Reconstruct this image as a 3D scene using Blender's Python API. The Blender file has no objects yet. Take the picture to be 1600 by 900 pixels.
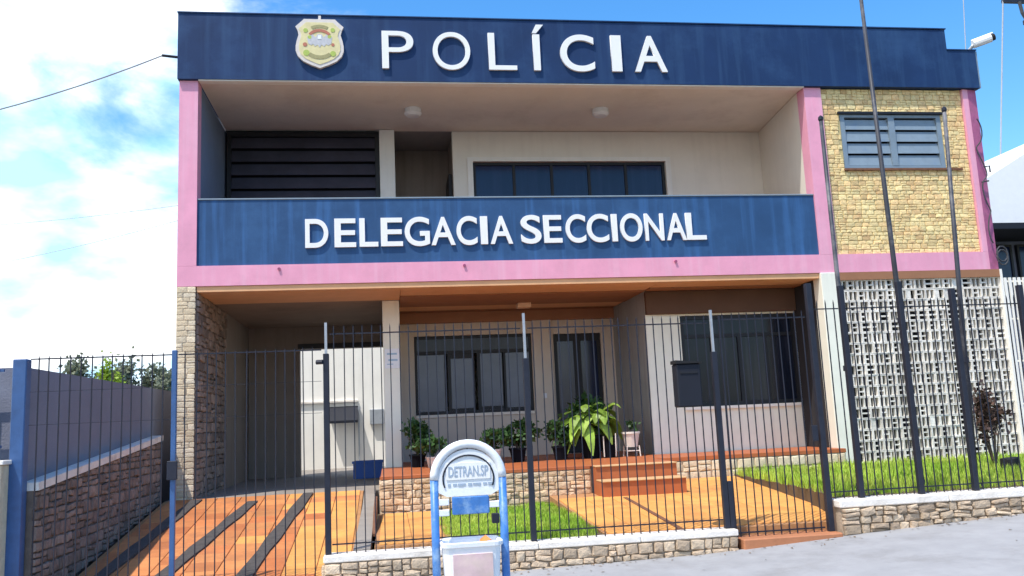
import bpy, bmesh, math, random
import numpy as np
from mathutils import Vector, Matrix, Quaternion
random.seed(7)
C = bpy.context.scene
COL = C.collection
R = math.radians

# ------------------------------------------------------------------ camera
cam_d = bpy.data.cameras.new("camera")
cam = bpy.data.objects.new("camera", cam_d)
COL.objects.link(cam)
C.camera = cam
cam_d.sensor_width = 36.0
cam_d.lens = 36.0 * 1355.7 / 1600.0
cam_d.clip_start = 0.1
cam_d.clip_end = 3000.0
right = Vector((0.98923868, -0.13923261, -0.04495686))
up = Vector((0.02280072, -0.156813, 0.98736508))
fwd = Vector((0.14452324, 0.97776478, 0.15195088))
m = Matrix((right, up, -fwd)).transposed().to_4x4()
m.translation = Vector((2.9975, -13.0, 0.637))
cam.matrix_world = m

# ------------------------------------------------------------------ light
SUN_DIR = Vector((0.36, 0.34, -1.0)).normalized()      # the way the light travels
sun_el = math.asin(-SUN_DIR.z)
sun_rot = math.atan2(-SUN_DIR.x, -SUN_DIR.y)
sd = bpy.data.lights.new("sun", 'SUN')
sd.energy = 3.1
sd.angle = R(0.5)
sd.color = (1.0, 0.95, 0.87)
so = bpy.data.objects.new("sun", sd)
COL.objects.link(so)
so.rotation_mode = 'QUATERNION'
so.rotation_quaternion = SUN_DIR.to_track_quat('-Z', 'Y')
so.location = (-10, -10, 30)

w = bpy.data.worlds.new("World")
C.world = w
w.use_nodes = True
nt = w.node_tree
nt.nodes.clear()
N = nt.nodes.new
L = nt.links.new
out = N('ShaderNodeOutputWorld')
bg = N('ShaderNodeBackground')
bg.inputs['Strength'].default_value = 0.15
sky = N('ShaderNodeTexSky')
sky.sky_type = 'NISHITA'
sky.sun_disc = False
sky.sun_elevation = sun_el
sky.sun_rotation = sun_rot
sky.air_density = 1.0
sky.dust_density = 0.4
sky.ozone_density = 1.5
hs = N('ShaderNodeHueSaturation')
hs.inputs['Saturation'].default_value = 1.36
hs.inputs['Value'].default_value = 1.16
L(sky.outputs[0], hs.inputs['Color'])
tc = N('ShaderNodeTexCoord')
mp = N('ShaderNodeMapping')
mp.inputs['Scale'].default_value = (1.0, 1.0, 2.1)
mp.inputs['Rotation'].default_value = (0.0, R(-22), 0.0)
L(tc.outputs['Generated'], mp.inputs['Vector'])
nz = N('ShaderNodeTexNoise')
nz.inputs['Scale'].default_value = 3.1
nz.inputs['Detail'].default_value = 9.0
nz.inputs['Roughness'].default_value = 0.58
nz.inputs['Distortion'].default_value = 0.35
L(mp.outputs[0], nz.inputs['Vector'])
sx = N('ShaderNodeSeparateXYZ')
L(tc.outputs['Generated'], sx.inputs[0])
b1 = N('ShaderNodeMath'); b1.operation = 'MULTIPLY_ADD'          # more cloud to the west
b1.inputs[1].default_value = -0.56; b1.inputs[2].default_value = 0.035
L(sx.outputs['X'], b1.inputs[0])
b2 = N('ShaderNodeMath'); b2.operation = 'MULTIPLY_ADD'          # and towards the horizon
b2.inputs[1].default_value = -0.30
L(sx.outputs['Z'], b2.inputs[0]); L(b1.outputs[0], b2.inputs[2])
b3 = N('ShaderNodeMath'); b3.operation = 'ADD'
L(nz.outputs['Fac'], b3.inputs[0]); L(b2.outputs[0], b3.inputs[1])
cr = N('ShaderNodeValToRGB')
cr.color_ramp.interpolation = 'EASE'
cr.color_ramp.elements[0].position = 0.40; cr.color_ramp.elements[0].color = (0, 0, 0, 1)
cr.color_ramp.elements[1].position = 0.62; cr.color_ramp.elements[1].color = (1, 1, 1, 1)
L(b3.outputs[0], cr.inputs[0])
nz2 = N('ShaderNodeTexNoise')
nz2.inputs['Scale'].default_value = 5.0; nz2.inputs['Detail'].default_value = 6.0
L(mp.outputs[0], nz2.inputs['Vector'])
cc = N('ShaderNodeValToRGB')
cc.color_ramp.elements[0].position = 0.34; cc.color_ramp.elements[0].color = (0.36, 0.62, 0.84, 1)
cc.color_ramp.elements[1].position = 0.52; cc.color_ramp.elements[1].color = (1, 1, 1, 1)
L(nz2.outputs['Fac'], cc.inputs[0])
cv = N('ShaderNodeVectorMath'); cv.operation = 'SCALE'
cv.inputs['Scale'].default_value = 7.6
L(cc.outputs[0], cv.inputs[0])
mx = N('ShaderNodeMix'); mx.data_type = 'RGBA'
L(cr.outputs[0], mx.inputs[0]); L(hs.outputs[0], mx.inputs[6]); L(cv.outputs[0], mx.inputs[7])
L(mx.outputs[2], bg.inputs['Color'])
L(bg.outputs[0], out.inputs['Surface'])

C.view_settings.view_transform = 'Standard'
C.view_settings.look = 'None'
C.view_settings.exposure = 0.7
C.view_settings.gamma = 1.0
C.render.engine = 'CYCLES'
C.cycles.max_bounces = 8
C.cycles.diffuse_bounces = 5
C.cycles.use_denoising = True
C.cycles.sample_clamp_indirect = 6.0


# ================================================================== materials
def nodes_of(name):
    mt = bpy.data.materials.new(name)
    mt.use_nodes = True
    t = mt.node_tree
    return mt, t, t.nodes['Principled BSDF']


def mat(name, col, rough=0.7, var=0.12, scale=6.0, bump=0.15, metallic=0.0, rnd=0.0, col2=None, streak=0.0,
        streak_col=(0.05, 0.04, 0.035), fine=60.0, spec=0.4, coords='Object', stain=None, stain_scale=1.2, stain_amt=0.5, trans=0.0):
    """Principled with noise-mottled colour, fine relief, optional per-object variation, rain streaks and stains."""
    mt, t, p = nodes_of(name)
    n, l = t.nodes.new, t.links.new
    p.inputs['Roughness'].default_value = rough
    p.inputs['Metallic'].default_value = metallic
    p.inputs['Specular IOR Level'].default_value = spec
    geo = n('ShaderNodeNewGeometry')
    vec = geo.outputs['Position']
    nzz = n('ShaderNodeTexNoise'); nzz.inputs['Scale'].default_value = scale; nzz.inputs['Detail'].default_value = 6
    nzz.inputs['Roughness'].default_value = 0.65
    l(vec, nzz.inputs['Vector'])
    mr = n('ShaderNodeMapRange'); mr.inputs[1].default_value = 0.25; mr.inputs[2].default_value = 0.75
    mr.inputs[3].default_value = 1.0 - var; mr.inputs[4].default_value = 1.0 + var
    l(nzz.outputs['Fac'], mr.inputs[0])
    base = n('ShaderNodeMix'); base.data_type = 'RGBA'
    base.inputs[6].default_value = (*col, 1); base.inputs[7].default_value = (*(col2 or col), 1)
    if col2 is not None and rnd > 0:
        oi = n('ShaderNodeObjectInfo'); l(oi.outputs['Random'], base.inputs[0])
    elif col2 is not None:
        nb = n('ShaderNodeTexNoise'); nb.inputs['Scale'].default_value = scale * 0.45; nb.inputs['Detail'].default_value = 4
        l(vec, nb.inputs['Vector'])
        rr = n('ShaderNodeMapRange'); rr.inputs[1].default_value = 0.38; rr.inputs[2].default_value = 0.62
        l(nb.outputs['Fac'], rr.inputs[0]); l(rr.outputs[0], base.inputs[0])
    else:
        base.inputs[0].default_value = 0.0
    cur = base.outputs[2]
    if rnd > 0:
        oi2 = n('ShaderNodeObjectInfo')
        wn = n('ShaderNodeMath'); wn.operation = 'MULTIPLY'; wn.inputs[1].default_value = 7.31
        l(oi2.outputs['Random'], wn.inputs[0])
        fr = n('ShaderNodeMath'); fr.operation = 'FRACT'; l(wn.outputs[0], fr.inputs[0])
        r2 = n('ShaderNodeMapRange'); r2.inputs[3].default_value = 1 - rnd; r2.inputs[4].default_value = 1 + rnd
        l(fr.outputs[0], r2.inputs[0])
        mm = n('ShaderNodeMath'); mm.operation = 'MULTIPLY'; l(mr.outputs[0], mm.inputs[0]); l(r2.outputs[0], mm.inputs[1])
        val = mm.outputs[0]
    else:
        val = mr.outputs[0]
    sc = n('ShaderNodeVectorMath'); sc.operation = 'SCALE'
    l(cur, sc.inputs[0]); l(val, sc.inputs['Scale'])
    cur = sc.outputs[0]
    if stain is not None:
        ns = n('ShaderNodeTexNoise'); ns.inputs['Scale'].default_value = stain_scale; ns.inputs['Detail'].default_value = 7
        ns.inputs['Roughness'].default_value = 0.7
        l(vec, ns.inputs['Vector'])
        rs = n('ShaderNodeMapRange'); rs.inputs[1].default_value = 0.5; rs.inputs[2].default_value = 0.68
        rs.inputs[4].default_value = stain_amt
        l(ns.outputs['Fac'], rs.inputs[0])
        mxs = n('ShaderNodeMix'); mxs.data_type = 'RGBA'; mxs.inputs[7].default_value = (*stain, 1)
        l(rs.outputs[0], mxs.inputs[0]); l(cur, mxs.inputs[6]); cur = mxs.outputs[2]
    if streak > 0:
        ms = n('ShaderNodeMapping'); ms.inputs['Scale'].default_value = (9.0, 9.0, 0.5)
        l(vec, ms.inputs['Vector'])
        n3 = n('ShaderNodeTexNoise'); n3.inputs['Scale'].default_value = 1.0; n3.inputs['Detail'].default_value = 5
        l(ms.outputs[0], n3.inputs['Vector'])
        r3 = n('ShaderNodeMapRange'); r3.inputs[1].default_value = 0.5; r3.inputs[2].default_value = 0.78
        r3.inputs[4].default_value = streak
        l(n3.outputs['Fac'], r3.inputs[0])
        mx3 = n('ShaderNodeMix'); mx3.data_type = 'RGBA'; mx3.inputs[7].default_value = (*streak_col, 1)
        l(r3.outputs[0], mx3.inputs[0]); l(cur, mx3.inputs[6]); cur = mx3.outputs[2]
    l(cur, p.inputs['Base Color'])
    if bump > 0:
        nf = n('ShaderNodeTexNoise'); nf.inputs['Scale'].default_value = fine; nf.inputs['Detail'].default_value = 4
        l(vec, nf.inputs['Vector'])
        bp_ = n('ShaderNodeBump'); bp_.inputs['Strength'].default_value = bump; bp_.inputs['Distance'].default_value = 0.02
        l(nf.outputs['Fac'], bp_.inputs['Height']); l(bp_.outputs[0], p.inputs['Normal'])
    if trans > 0:
        p.inputs['Transmission Weight'].default_value = 0
        tr = n('ShaderNodeBsdfTranslucent'); ad = n('ShaderNodeMixShader'); ad.inputs[0].default_value = trans
        l(cur, tr.inputs['Color']); l(p.outputs[0], ad.inputs[1]); l(tr.outputs[0], ad.inputs[2])
        l(ad.outputs[0], t.nodes['Material Output'].inputs['Surface'])
    return mt


M = {}
M['navy'] = mat('navy_fascia_paint', (0.0115, 0.036, 0.108), 0.6, 0.18, 1.1, 0.06, streak=0.5, streak_col=(0.034, 0.085, 0.185), stain=(0.030, 0.078, 0.185), stain_scale=0.5, stain_amt=0.7, spec=0.2)
M['blue'] = mat('blue_parapet_paint', (0.027, 0.078, 0.185), 0.6, 0.18, 1.2, 0.06, streak=0.7, streak_col=(0.05, 0.15, 0.36), stain=(0.045, 0.12, 0.26), stain_scale=0.6, stain_amt=0.6, spec=0.2)
M['pink'] = mat('pink_band_paint', (0.75, 0.33, 0.455), 0.7, 0.10, 2.2, 0.08, streak=0.4, streak_col=(0.76, 0.50, 0.60), stain=(0.58, 0.27, 0.36), stain_scale=2.5, stain_amt=0.35)
M['pink_dark'] = mat('magenta_mottled_paint', (0.46, 0.125, 0.25), 0.75, 0.22, 7, 0.2, stain=(0.28, 0.12, 0.16), stain_scale=5, stain_amt=0.55)  # darker than the other pink, mottled by noise
M['cream'] = mat('cream_wall_paint', (0.80, 0.745, 0.655), 0.8, 0.06, 1.4, 0.08, streak=0.10, streak_col=(0.42, 0.38, 0.32))
M['white'] = mat('white_wall_paint', (0.84, 0.81, 0.75), 0.8, 0.06, 2, 0.08, streak=0.16, streak_col=(0.45, 0.43, 0.40))
M['ceiling'] = mat('ceiling_paint', (0.80, 0.72, 0.62), 0.85, 0.07, 1.2, 0.05, stain=(0.58, 0.48, 0.40), stain_scale=1.4, stain_amt=0.35)
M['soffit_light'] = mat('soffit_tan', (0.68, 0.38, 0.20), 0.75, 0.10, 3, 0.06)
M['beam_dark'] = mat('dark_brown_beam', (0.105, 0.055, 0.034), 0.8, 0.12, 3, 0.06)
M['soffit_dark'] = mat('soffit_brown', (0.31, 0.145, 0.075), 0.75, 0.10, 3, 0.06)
M['carport_ceil'] = mat('shaded_ceiling_paint', (0.27, 0.20, 0.155), 0.9, 0.14, 1.6, 0.05, stain=(0.16, 0.12, 0.10), stain_scale=1.2)  # dimness deep in the carport is put into this ceiling colour
M['entry'] = mat('dull_beige_paint', (0.60, 0.525, 0.44), 0.85, 0.08, 1.6, 0.1, streak=0.3, streak_col=(0.42, 0.35, 0.29))
M['pot_black'] = mat('black_pot', (0.006, 0.007, 0.011), 0.85, 0.2, 8, 0.0, spec=0.1)
M['bay'] = mat('greyed_white_paint', (0.80, 0.795, 0.69), 0.85, 0.07, 2, 0.1, streak=0.3, streak_col=(0.52, 0.50, 0.44))
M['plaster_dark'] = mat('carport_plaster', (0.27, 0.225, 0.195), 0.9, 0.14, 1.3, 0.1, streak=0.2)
M['mortar_cream'] = mat('cream_mortar', (0.55, 0.46, 0.34), 0.95, 0.12, 9, 0.3)
M['side_dark'] = mat('shaded_side_paint', (0.33, 0.335, 0.33), 0.9, 0.12, 2, 0.1, streak=0.25)  # entrance side wall: its shade is put into the paint colour
M['inner_blue'] = mat('pale_blue_inner_paint', (0.17, 0.22, 0.32), 0.8, 0.1, 2, 0.05)
M['mortar_brown'] = mat('brown_mortar', (0.17, 0.13, 0.105), 0.95, 0.25, 9, 0.4)
M['mortar_dark'] = mat('dirty_mortar', (0.42, 0.335, 0.25), 0.95, 0.3, 9, 0.4)
M['mortar'] = mat('mortar', (0.37, 0.32, 0.26), 0.95, 0.15, 9, 0.4)
M['mortar_yellow'] = mat('sandy_mortar', (0.52, 0.42, 0.21), 0.95, 0.15, 9, 0.4)
M['stone_yellow'] = mat('yellow_stone', (0.82, 0.67, 0.34), 0.85, 0.24, 22, 0.5, rnd=0.24, col2=(0.76, 0.52, 0.25), stain=(0.58, 0.30, 0.14), stain_scale=5, stain_amt=0.6)
M['stone_cream'] = mat('cream_stone', (0.68, 0.58, 0.43), 0.85, 0.16, 14, 0.4, rnd=0.14, col2=(0.60, 0.48, 0.32))
M['stone_grey'] = mat('grey_brown_stone', (0.215, 0.165, 0.14), 0.9, 0.34, 13, 0.5, rnd=0.35, col2=(0.285, 0.215, 0.175))
M['stone_wall'] = mat('brown_rubble_stone', (0.265, 0.205, 0.172), 0.9, 0.36, 13, 0.5, rnd=0.3, col2=(0.215, 0.165, 0.145), stain=(0.12, 0.09, 0.08), stain_scale=4, stain_amt=0.5)
M['stone_buff'] = mat('buff_stone', (0.68, 0.54, 0.38), 0.88, 0.24, 15, 0.45, rnd=0.2, col2=(0.66, 0.43, 0.25), stain=(0.25, 0.19, 0.14), stain_scale=8, stain_amt=0.4)
M['stone_kerb'] = mat('grey_buff_stone', (0.60, 0.47, 0.335), 0.9, 0.34, 18, 0.6, rnd=0.26, col2=(0.45, 0.335, 0.235), stain=(0.16, 0.13, 0.10), stain_scale=9, stain_amt=0.5)
M['coping'] = mat('pale_concrete_coping', (0.80, 0.74, 0.67), 0.85, 0.1, 7, 0.3, stain=(0.33, 0.28, 0.23), stain_scale=3, stain_amt=0.5)
M['tile'] = mat('orange_floor_tile', (0.70, 0.345, 0.092), 0.65, 0.15, 4, 0.2, rnd=0.10, col2=(0.66, 0.30, 0.078), stain=(0.44, 0.17, 0.06), stain_scale=1.5, stain_amt=0.6)
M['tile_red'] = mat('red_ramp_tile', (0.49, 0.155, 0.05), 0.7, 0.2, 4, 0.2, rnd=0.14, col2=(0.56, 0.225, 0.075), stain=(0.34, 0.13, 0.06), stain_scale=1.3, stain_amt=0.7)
M['grout'] = mat('tile_grout', (0.40, 0.20, 0.085), 0.9, 0.2, 8, 0.2)
M['red_floor'] = mat('red_oxide_floor', (0.42, 0.12, 0.04), 0.5, 0.14, 4, 0.1, stain=(0.25, 0.09, 0.04), stain_scale=2, stain_amt=0.4)
M['nosing'] = mat('pale_nosing', (0.58, 0.36, 0.18), 0.6, 0.1, 5, 0.1)
M['asphalt_strip'] = mat('dark_grip_concrete', (0.075, 0.066, 0.062), 0.95, 0.3, 12, 0.5)
M['concrete'] = mat('floor_concrete', (0.27, 0.24, 0.21), 0.9, 0.14, 3, 0.2, stain=(0.17, 0.14, 0.12), stain_amt=0.5)
M['sidewalk'] = mat('sidewalk_concrete', (0.32, 0.318, 0.325), 0.9, 0.13, 3.0, 0.35, fine=140, stain=(0.225, 0.215, 0.21), stain_scale=1.7, stain_amt=0.55)
M['asphalt'] = mat('asphalt', (0.06, 0.06, 0.062), 0.9, 0.2, 4, 0.4, fine=120)
M['soil'] = mat('soil', (0.12, 0.085, 0.05), 1.0, 0.25, 6, 0.5)
M['earth'] = mat('open_ground', (0.16, 0.13, 0.085), 1.0, 0.25, 0.5, 0.3, col2=(0.09, 0.11, 0.04))
M['grass'] = mat('grass_blade', (0.32, 0.52, 0.045), 0.7, 0.3, 3, 0.0, col2=(0.50, 0.64, 0.09), stain=(0.52, 0.48, 0.14), stain_scale=3.5, stain_amt=0.6, trans=0.35)
M['iron'] = mat('navy_iron_paint', (0.020, 0.023, 0.036), 0.5, 0.2, 12, 0.05, spec=0.25)
M['iron_blue'] = mat('blue_iron_paint', (0.035, 0.095, 0.24), 0.4, 0.2, 10, 0.05, spec=0.5)
M['wire_mid'] = mat('grey_wire', (0.28, 0.28, 0.29), 0.6, 0.05, 3, 0.0)
M['wire_pale'] = mat('pale_wire', (0.55, 0.55, 0.56), 0.6, 0.05, 3, 0.0)
M['galv'] = mat('galvanised_steel', (0.36, 0.38, 0.41), 0.45, 0.15, 12, 0.05, metallic=0.3)
M['pole'] = mat('grey_pole_paint', (0.040, 0.043, 0.056), 0.5, 0.3, 5, 0.05, stain=(0.26, 0.26, 0.28), stain_scale=1.3, stain_amt=0.7, spec=0.3)
M['letter'] = mat('white_letter', (0.80, 0.80, 0.80), 0.5, 0.04, 5, 0.0)
M['glass'] = mat('dark_window_glass', (0.008, 0.011, 0.022), 0.16, 0.1, 2, 0.0, spec=0.25, streak=0.75, streak_col=(0.04, 0.045, 0.07))
M['glass_blue'] = mat('navy_tinted_glass', (0.008, 0.016, 0.055), 0.12, 0.2, 1.5, 0.0, spec=0.4, streak=0.7, streak_col=(0.02, 0.03, 0.085))
M['frost'] = mat('frosted_grey_glass', (0.075, 0.09, 0.14), 0.25, 0.25, 1.8, 0.0, spec=0.6)
M['frame'] = mat('black_window_frame', (0.010, 0.010, 0.014), 0.5, 0.1, 5, 0.0)
M['curtain'] = mat('dark_curtain', (0.045, 0.05, 0.07), 0.6, 0.5, 2, 0.0)
M['louver'] = mat('navy_brown_louver', (0.050, 0.048, 0.070), 0.6, 0.3, 2, 0.0)
M['shutter'] = mat('blue_grey_metal', (0.20, 0.26, 0.315), 0.5, 0.14, 8, 0.04, stain=(0.11, 0.17, 0.27), stain_scale=4, stain_amt=0.5)
M['block'] = mat('breeze_block_concrete', (0.84, 0.79, 0.72), 0.9, 0.2, 11, 0.3, rnd=0.16, col2=(0.70, 0.66, 0.60), stain=(0.40, 0.37, 0.33), stain_scale=4, stain_amt=0.4)
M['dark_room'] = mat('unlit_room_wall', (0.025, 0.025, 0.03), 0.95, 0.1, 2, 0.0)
M['neighbour'] = mat('grey_blue_render', (0.205, 0.215, 0.27), 0.95, 0.14, 1.2, 0.25, streak=0.2, streak_col=(0.15, 0.15, 0.17))
M['black'] = mat('black_plastic', (0.010, 0.010, 0.012), 0.8, 0.1, 6, 0.0)
M['navy_metal'] = mat('navy_metal_box', (0.007, 0.009, 0.018), 0.7, 0.15, 6, 0.0)
M['bin_blue'] = mat('stand_blue_paint', (0.055, 0.19, 0.50), 0.4, 0.25, 12, 0.05, stain=(0.30, 0.46, 0.66), stain_scale=7, stain_amt=0.7)
M['bin_white'] = mat('stand_white_paint', (0.80, 0.82, 0.84), 0.45, 0.07, 9, 0.05, stain=(0.52, 0.62, 0.72), stain_scale=8, stain_amt=0.35)
M['bin_print'] = mat('faded_printed_card', (0.60, 0.50, 0.40), 0.7, 0.2, 7, 0.0, col2=(0.66, 0.46, 0.50))
M['ink'] = mat('grey_blue_ink', (0.34, 0.42, 0.52), 0.6, 0.1, 9, 0.0)
M['plastic_blue'] = mat('blue_plastic', (0.012, 0.085, 0.36), 0.4, 0.08, 6, 0.0)
M['terracotta'] = mat('terracotta', (0.42, 0.17, 0.08), 0.7, 0.15, 8, 0.1)
M['badge_rim'] = mat('badge_silver_rim', (0.66, 0.60, 0.55), 0.45, 0.08, 15, 0.0)
M['badge_gold'] = mat('badge_pale_gold', (0.68, 0.60, 0.32), 0.5, 0.12, 12, 0.0)
M['badge_text'] = mat('badge_olive', (0.33, 0.30, 0.14), 0.6, 0.2, 30, 0.0)
M['badge_green'] = mat('badge_green', (0.38, 0.48, 0.10), 0.6, 0.1, 12, 0.0)
M['badge_grey'] = mat('badge_grey', (0.50, 0.50, 0.52), 0.5, 0.15, 25, 0.0)
M['badge_red'] = mat('badge_red', (0.45, 0.16, 0.10), 0.6, 0.1, 12, 0.0)
M['leaf_dark'] = mat('dark_leaf', (0.040, 0.095, 0.024), 0.5, 0.6, 14, 0.0, trans=0.15)
M['leaf_bright'] = mat('bright_leaf', (0.26, 0.42, 0.05), 0.45, 0.4, 7, 0.0, rnd=0.35, col2=(0.40, 0.55, 0.10), trans=0.3)
M['leaf_lime'] = mat('lime_leaf', (0.30, 0.42, 0.04), 0.6, 0.3, 3, 0.0, trans=0.3)
M['leaf_haze'] = mat('hazy_leaf', (0.20, 0.22, 0.15), 0.8, 0.3, 1.2, 0.0, trans=0.2)  # distance haze is put into the leaf colour, paler and greyer
M['dry_leaf'] = mat('withered_leaf', (0.10, 0.055, 0.038), 0.8, 0.5, 14, 0.0, col2=(0.035, 0.022, 0.02))
M['litter'] = mat('dry_leaf_bits', (0.20, 0.14, 0.09), 0.9, 0.4, 20, 0.0)
M['bark'] = mat('bark', (0.11, 0.08, 0.06), 0.9, 0.3, 8, 0.4)
M['pot_white'] = mat('white_ceramic', (0.72, 0.66, 0.58), 0.5, 0.1, 9, 0.0)
M['lamp_shade'] = mat('peach_lamp_plate', (0.78, 0.52, 0.34), 0.6, 0.06, 9, 0.0)
M['orange_rag'] = mat('orange_wrapper', (0.70, 0.22, 0.05), 0.6, 0.1, 9, 0.0)
M['roof'] = mat('roof_slab', (0.3, 0.29, 0.28), 0.95, 0.1, 3, 0.1)
M['cable'] = mat('cable_black', (0.05, 0.05, 0.055), 0.6, 0.1, 3, 0.0)
M['paper'] = mat('paper', (0.78, 0.80, 0.82), 0.7, 0.05, 9, 0.0)
M['paper_ink'] = mat('paper_blue_ink', (0.34, 0.48, 0.60), 0.7, 0.05, 9, 0.0)
M['dark_brown'] = mat('dull_brown', (0.17, 0.075, 0.04), 0.85, 0.3, 14, 0.2)


# ================================================================== builders
WP = {}          # world position of every object


class MB:
    """Collects shapes in world coordinates; becomes ONE mesh object."""

    def __init__(self):
        self.v, self.f, self.mi = [], [], []
        self.slot = 0

    def add(self, vs, fs):
        o = len(self.v)
        self.v += [tuple(p) for p in vs]
        self.f += [tuple(i + o for i in f) for f in fs]
        self.mi += [self.slot] * len(fs)
        return self

    def box(self, x0, x1, y0, y1, z0, z1):
        return self.add([(x0, y0, z0), (x1, y0, z0), (x1, y1, z0), (x0, y1, z0), (x0, y0, z1), (x1, y0, z1), (x1, y1, z1), (x0, y1, z1)],
                        [(0, 3, 2, 1), (4, 5, 6, 7), (0, 1, 5, 4), (1, 2, 6, 5), (2, 3, 7, 6), (3, 0, 4, 7)])

    def bbox(self, x0, x1, y0, y1, z0, z1, b=0.01):
        """box with chamfered edges"""
        bm = bmesh.new()
        bmesh.ops.create_cube(bm, size=1)
        for v in bm.verts:
            v.co = Vector(((x0 + x1) / 2 + v.co.x * (x1 - x0), (y0 + y1) / 2 + v.co.y * (y1 - y0), (z0 + z1) / 2 + v.co.z * (z1 - z0)))
        bmesh.ops.bevel(bm, geom=bm.edges[:], offset=b, segments=1, affect='EDGES')
        bm.verts.index_update()
        self.add([v.co.copy() for v in bm.verts], [[v.index for v in f.verts] for f in bm.faces])
        bm.free()
        return self

    def prism(self, pts, axis, a, b):
        """extrude polygon pts (2-D) along axis between a and b. axis 1: pts=(x,z); 2: pts=(x,y); 0: pts=(y,z)"""
        def P(p, t):
            return {0: (t, p[0], p[1]), 1: (p[0], t, p[1]), 2: (p[0], p[1], t)}[axis]
        n = len(pts)
        vs = [P(p, a) for p in pts] + [P(p, b) for p in pts]
        fs = [tuple(range(n)), tuple(range(2 * n - 1, n - 1, -1))] + [(i, i + n, (i + 1) % n + n, (i + 1) % n) for i in range(n)]
        return self.add(vs, fs)

    def tube(self, pts, r, n=8, r2=None, cap=True):
        pts = [Vector(p) for p in pts]
        k = len(pts)
        rs = [r + ((r2 if r2 is not None else r) - r) * i / max(1, k - 1) for i in range(k)]
        rings = []
        a = None
        for i, p in enumerate(pts):
            d = (pts[min(i + 1, k - 1)] - pts[max(i - 1, 0)]).normalized()
            if a is None:
                a = d.cross(Vector((0, 0, 1)) if abs(d.z) < 0.9 else Vector((1, 0, 0))).normalized()
            else:
                a = (a - d * a.dot(d)).normalized()
            b = d.cross(a).normalized()
            rings.append([p + (a * math.cos(2 * math.pi * j / n) + b * math.sin(2 * math.pi * j / n)) * rs[i] for j in range(n)])
        vs = [q for rg in rings for q in rg]
        fs = []
        for i in range(k - 1):
            for j in range(n):
                fs.append((i * n + j, i * n + (j + 1) % n, (i + 1) * n + (j + 1) % n, (i + 1) * n + j))
        if cap:
            fs.append(tuple(range(n - 1, -1, -1)))
            fs.append(tuple(range((k - 1) * n, k * n)))
        return self.add(vs, fs)

    def lathe(self, cx, cy, prof, n=16):
        vs = [(cx + r * math.cos(2 * math.pi * j / n), cy + r * math.sin(2 * math.pi * j / n), z) for r, z in prof for j in range(n)]
        fs = []
        for i in range(len(prof) - 1):
            for j in range(n):
                fs.append((i * n + j, i * n + (j + 1) % n, (i + 1) * n + (j + 1) % n, (i + 1) * n + j))
        fs.append(tuple(range(n - 1, -1, -1)))
        fs.append(tuple(range((len(prof) - 1) * n, len(prof) * n)))
        return self.add(vs, fs)

    def mesh(self, name, mats, origin, smooth=False):
        me = bpy.data.meshes.new(name)
        o = Vector(origin)
        me.from_pydata([Vector(v) - o for v in self.v], [], self.f)
        for mt in mats:
            me.materials.append(mt)
        if len(mats) > 1:
            me.polygons.foreach_set('material_index', self.mi)
        bm = bmesh.new(); bm.from_mesh(me)
        bmesh.ops.recalc_face_normals(bm, faces=bm.faces)
        bm.to_mesh(me); bm.free()
        if smooth:
            me.polygons.foreach_set('use_smooth', [True] * len(me.polygons))
        me.update()
        return me

    def center(self):
        a = np.array([list(v) for v in self.v])
        return Vector(((a.min(0) + a.max(0)) / 2).tolist())

    def build(self, name, mats, parent=None, smooth=False, origin=None, **props):
        if not isinstance(mats, (list, tuple)):
            mats = [mats]
        o = Vector(origin) if origin is not None else self.center()
        me = self.mesh(name, mats, o, smooth)
        return place(name, me, o, parent, **props)


def place(name, data, loc, parent=None, rot=None, scale=None, **props):
    ob = bpy.data.objects.new(name, data)
    COL.objects.link(ob)
    loc = Vector(loc)
    if parent is not None:
        ob.parent = parent
        ob.location = loc - WP[parent.name]
    else:
        ob.location = loc
    if rot is not None:
        ob.rotation_euler = rot
    if scale is not None:
        ob.scale = scale
    WP[ob.name] = loc
    for k, v in props.items():
        ob[k] = v
    return ob


def thing(name, loc, label, category, group=None):
    p = dict(label=label, category=category)
    if group:
        p['group'] = group
    return place(name, None, loc, None, **p)


def tag(ob, label, category, group=None):
    ob['label'] = label
    ob['category'] = category
    if group:
        ob['group'] = group
    return ob


# ------------------------------------------------------------------ stones
def stone_proto(seed):
    """unit stone: u,v in [-.5,.5], depth 0..1 towards -Y (front)."""
    r = random.Random(seed)
    n = 8
    cs = [(-.5, -.5), (0, -.5), (.5, -.5), (.5, 0), (.5, .5), (0, .5), (-.5, .5), (-.5, 0)]
    back, mid, front = [], [], []
    for i, (a, b) in enumerate(cs):
        j = 0.10 if i % 2 == 0 else 0.045
        a2 = a * (1 - r.uniform(0, 2 * j)) if a else r.uniform(-.08, .08)
        b2 = b * (1 - r.uniform(0, 2 * j)) if b else r.uniform(-.08, .08)
        back.append((a2, 0.3, b2))
        mid.append((a2, -0.55, b2))
        s = r.uniform(0.80, 0.88)
        front.append((a2 * s, -0.85 - r.uniform(0, .15), b2 * s))
    vs = back + mid + front + [(r.uniform(-.1, .1), -1.0 - r.uniform(0, .2), r.uniform(-.1, .1))]
    fs = []
    for k in (0, 8):
        for i in range(n):
            fs.append((k + i, k + (i + 1) % n, k + 8 + (i + 1) % n, k + 8 + i))
    for i in range(n):
        fs.append((16 + i, 16 + (i + 1) % n, 24))
    return vs, fs


STONES = [stone_proto(100 + i) for i in range(9)]
STONE_ME = {}


def stone_mesh(mt, i):
    k = (mt.name, i)
    if k not in STONE_ME:
        mb = MB(); mb.add(*STONES[i])
        STONE_ME[k] = mb.mesh('stone', [mt], (0, 0, 0))
    return STONE_ME[k]


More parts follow.
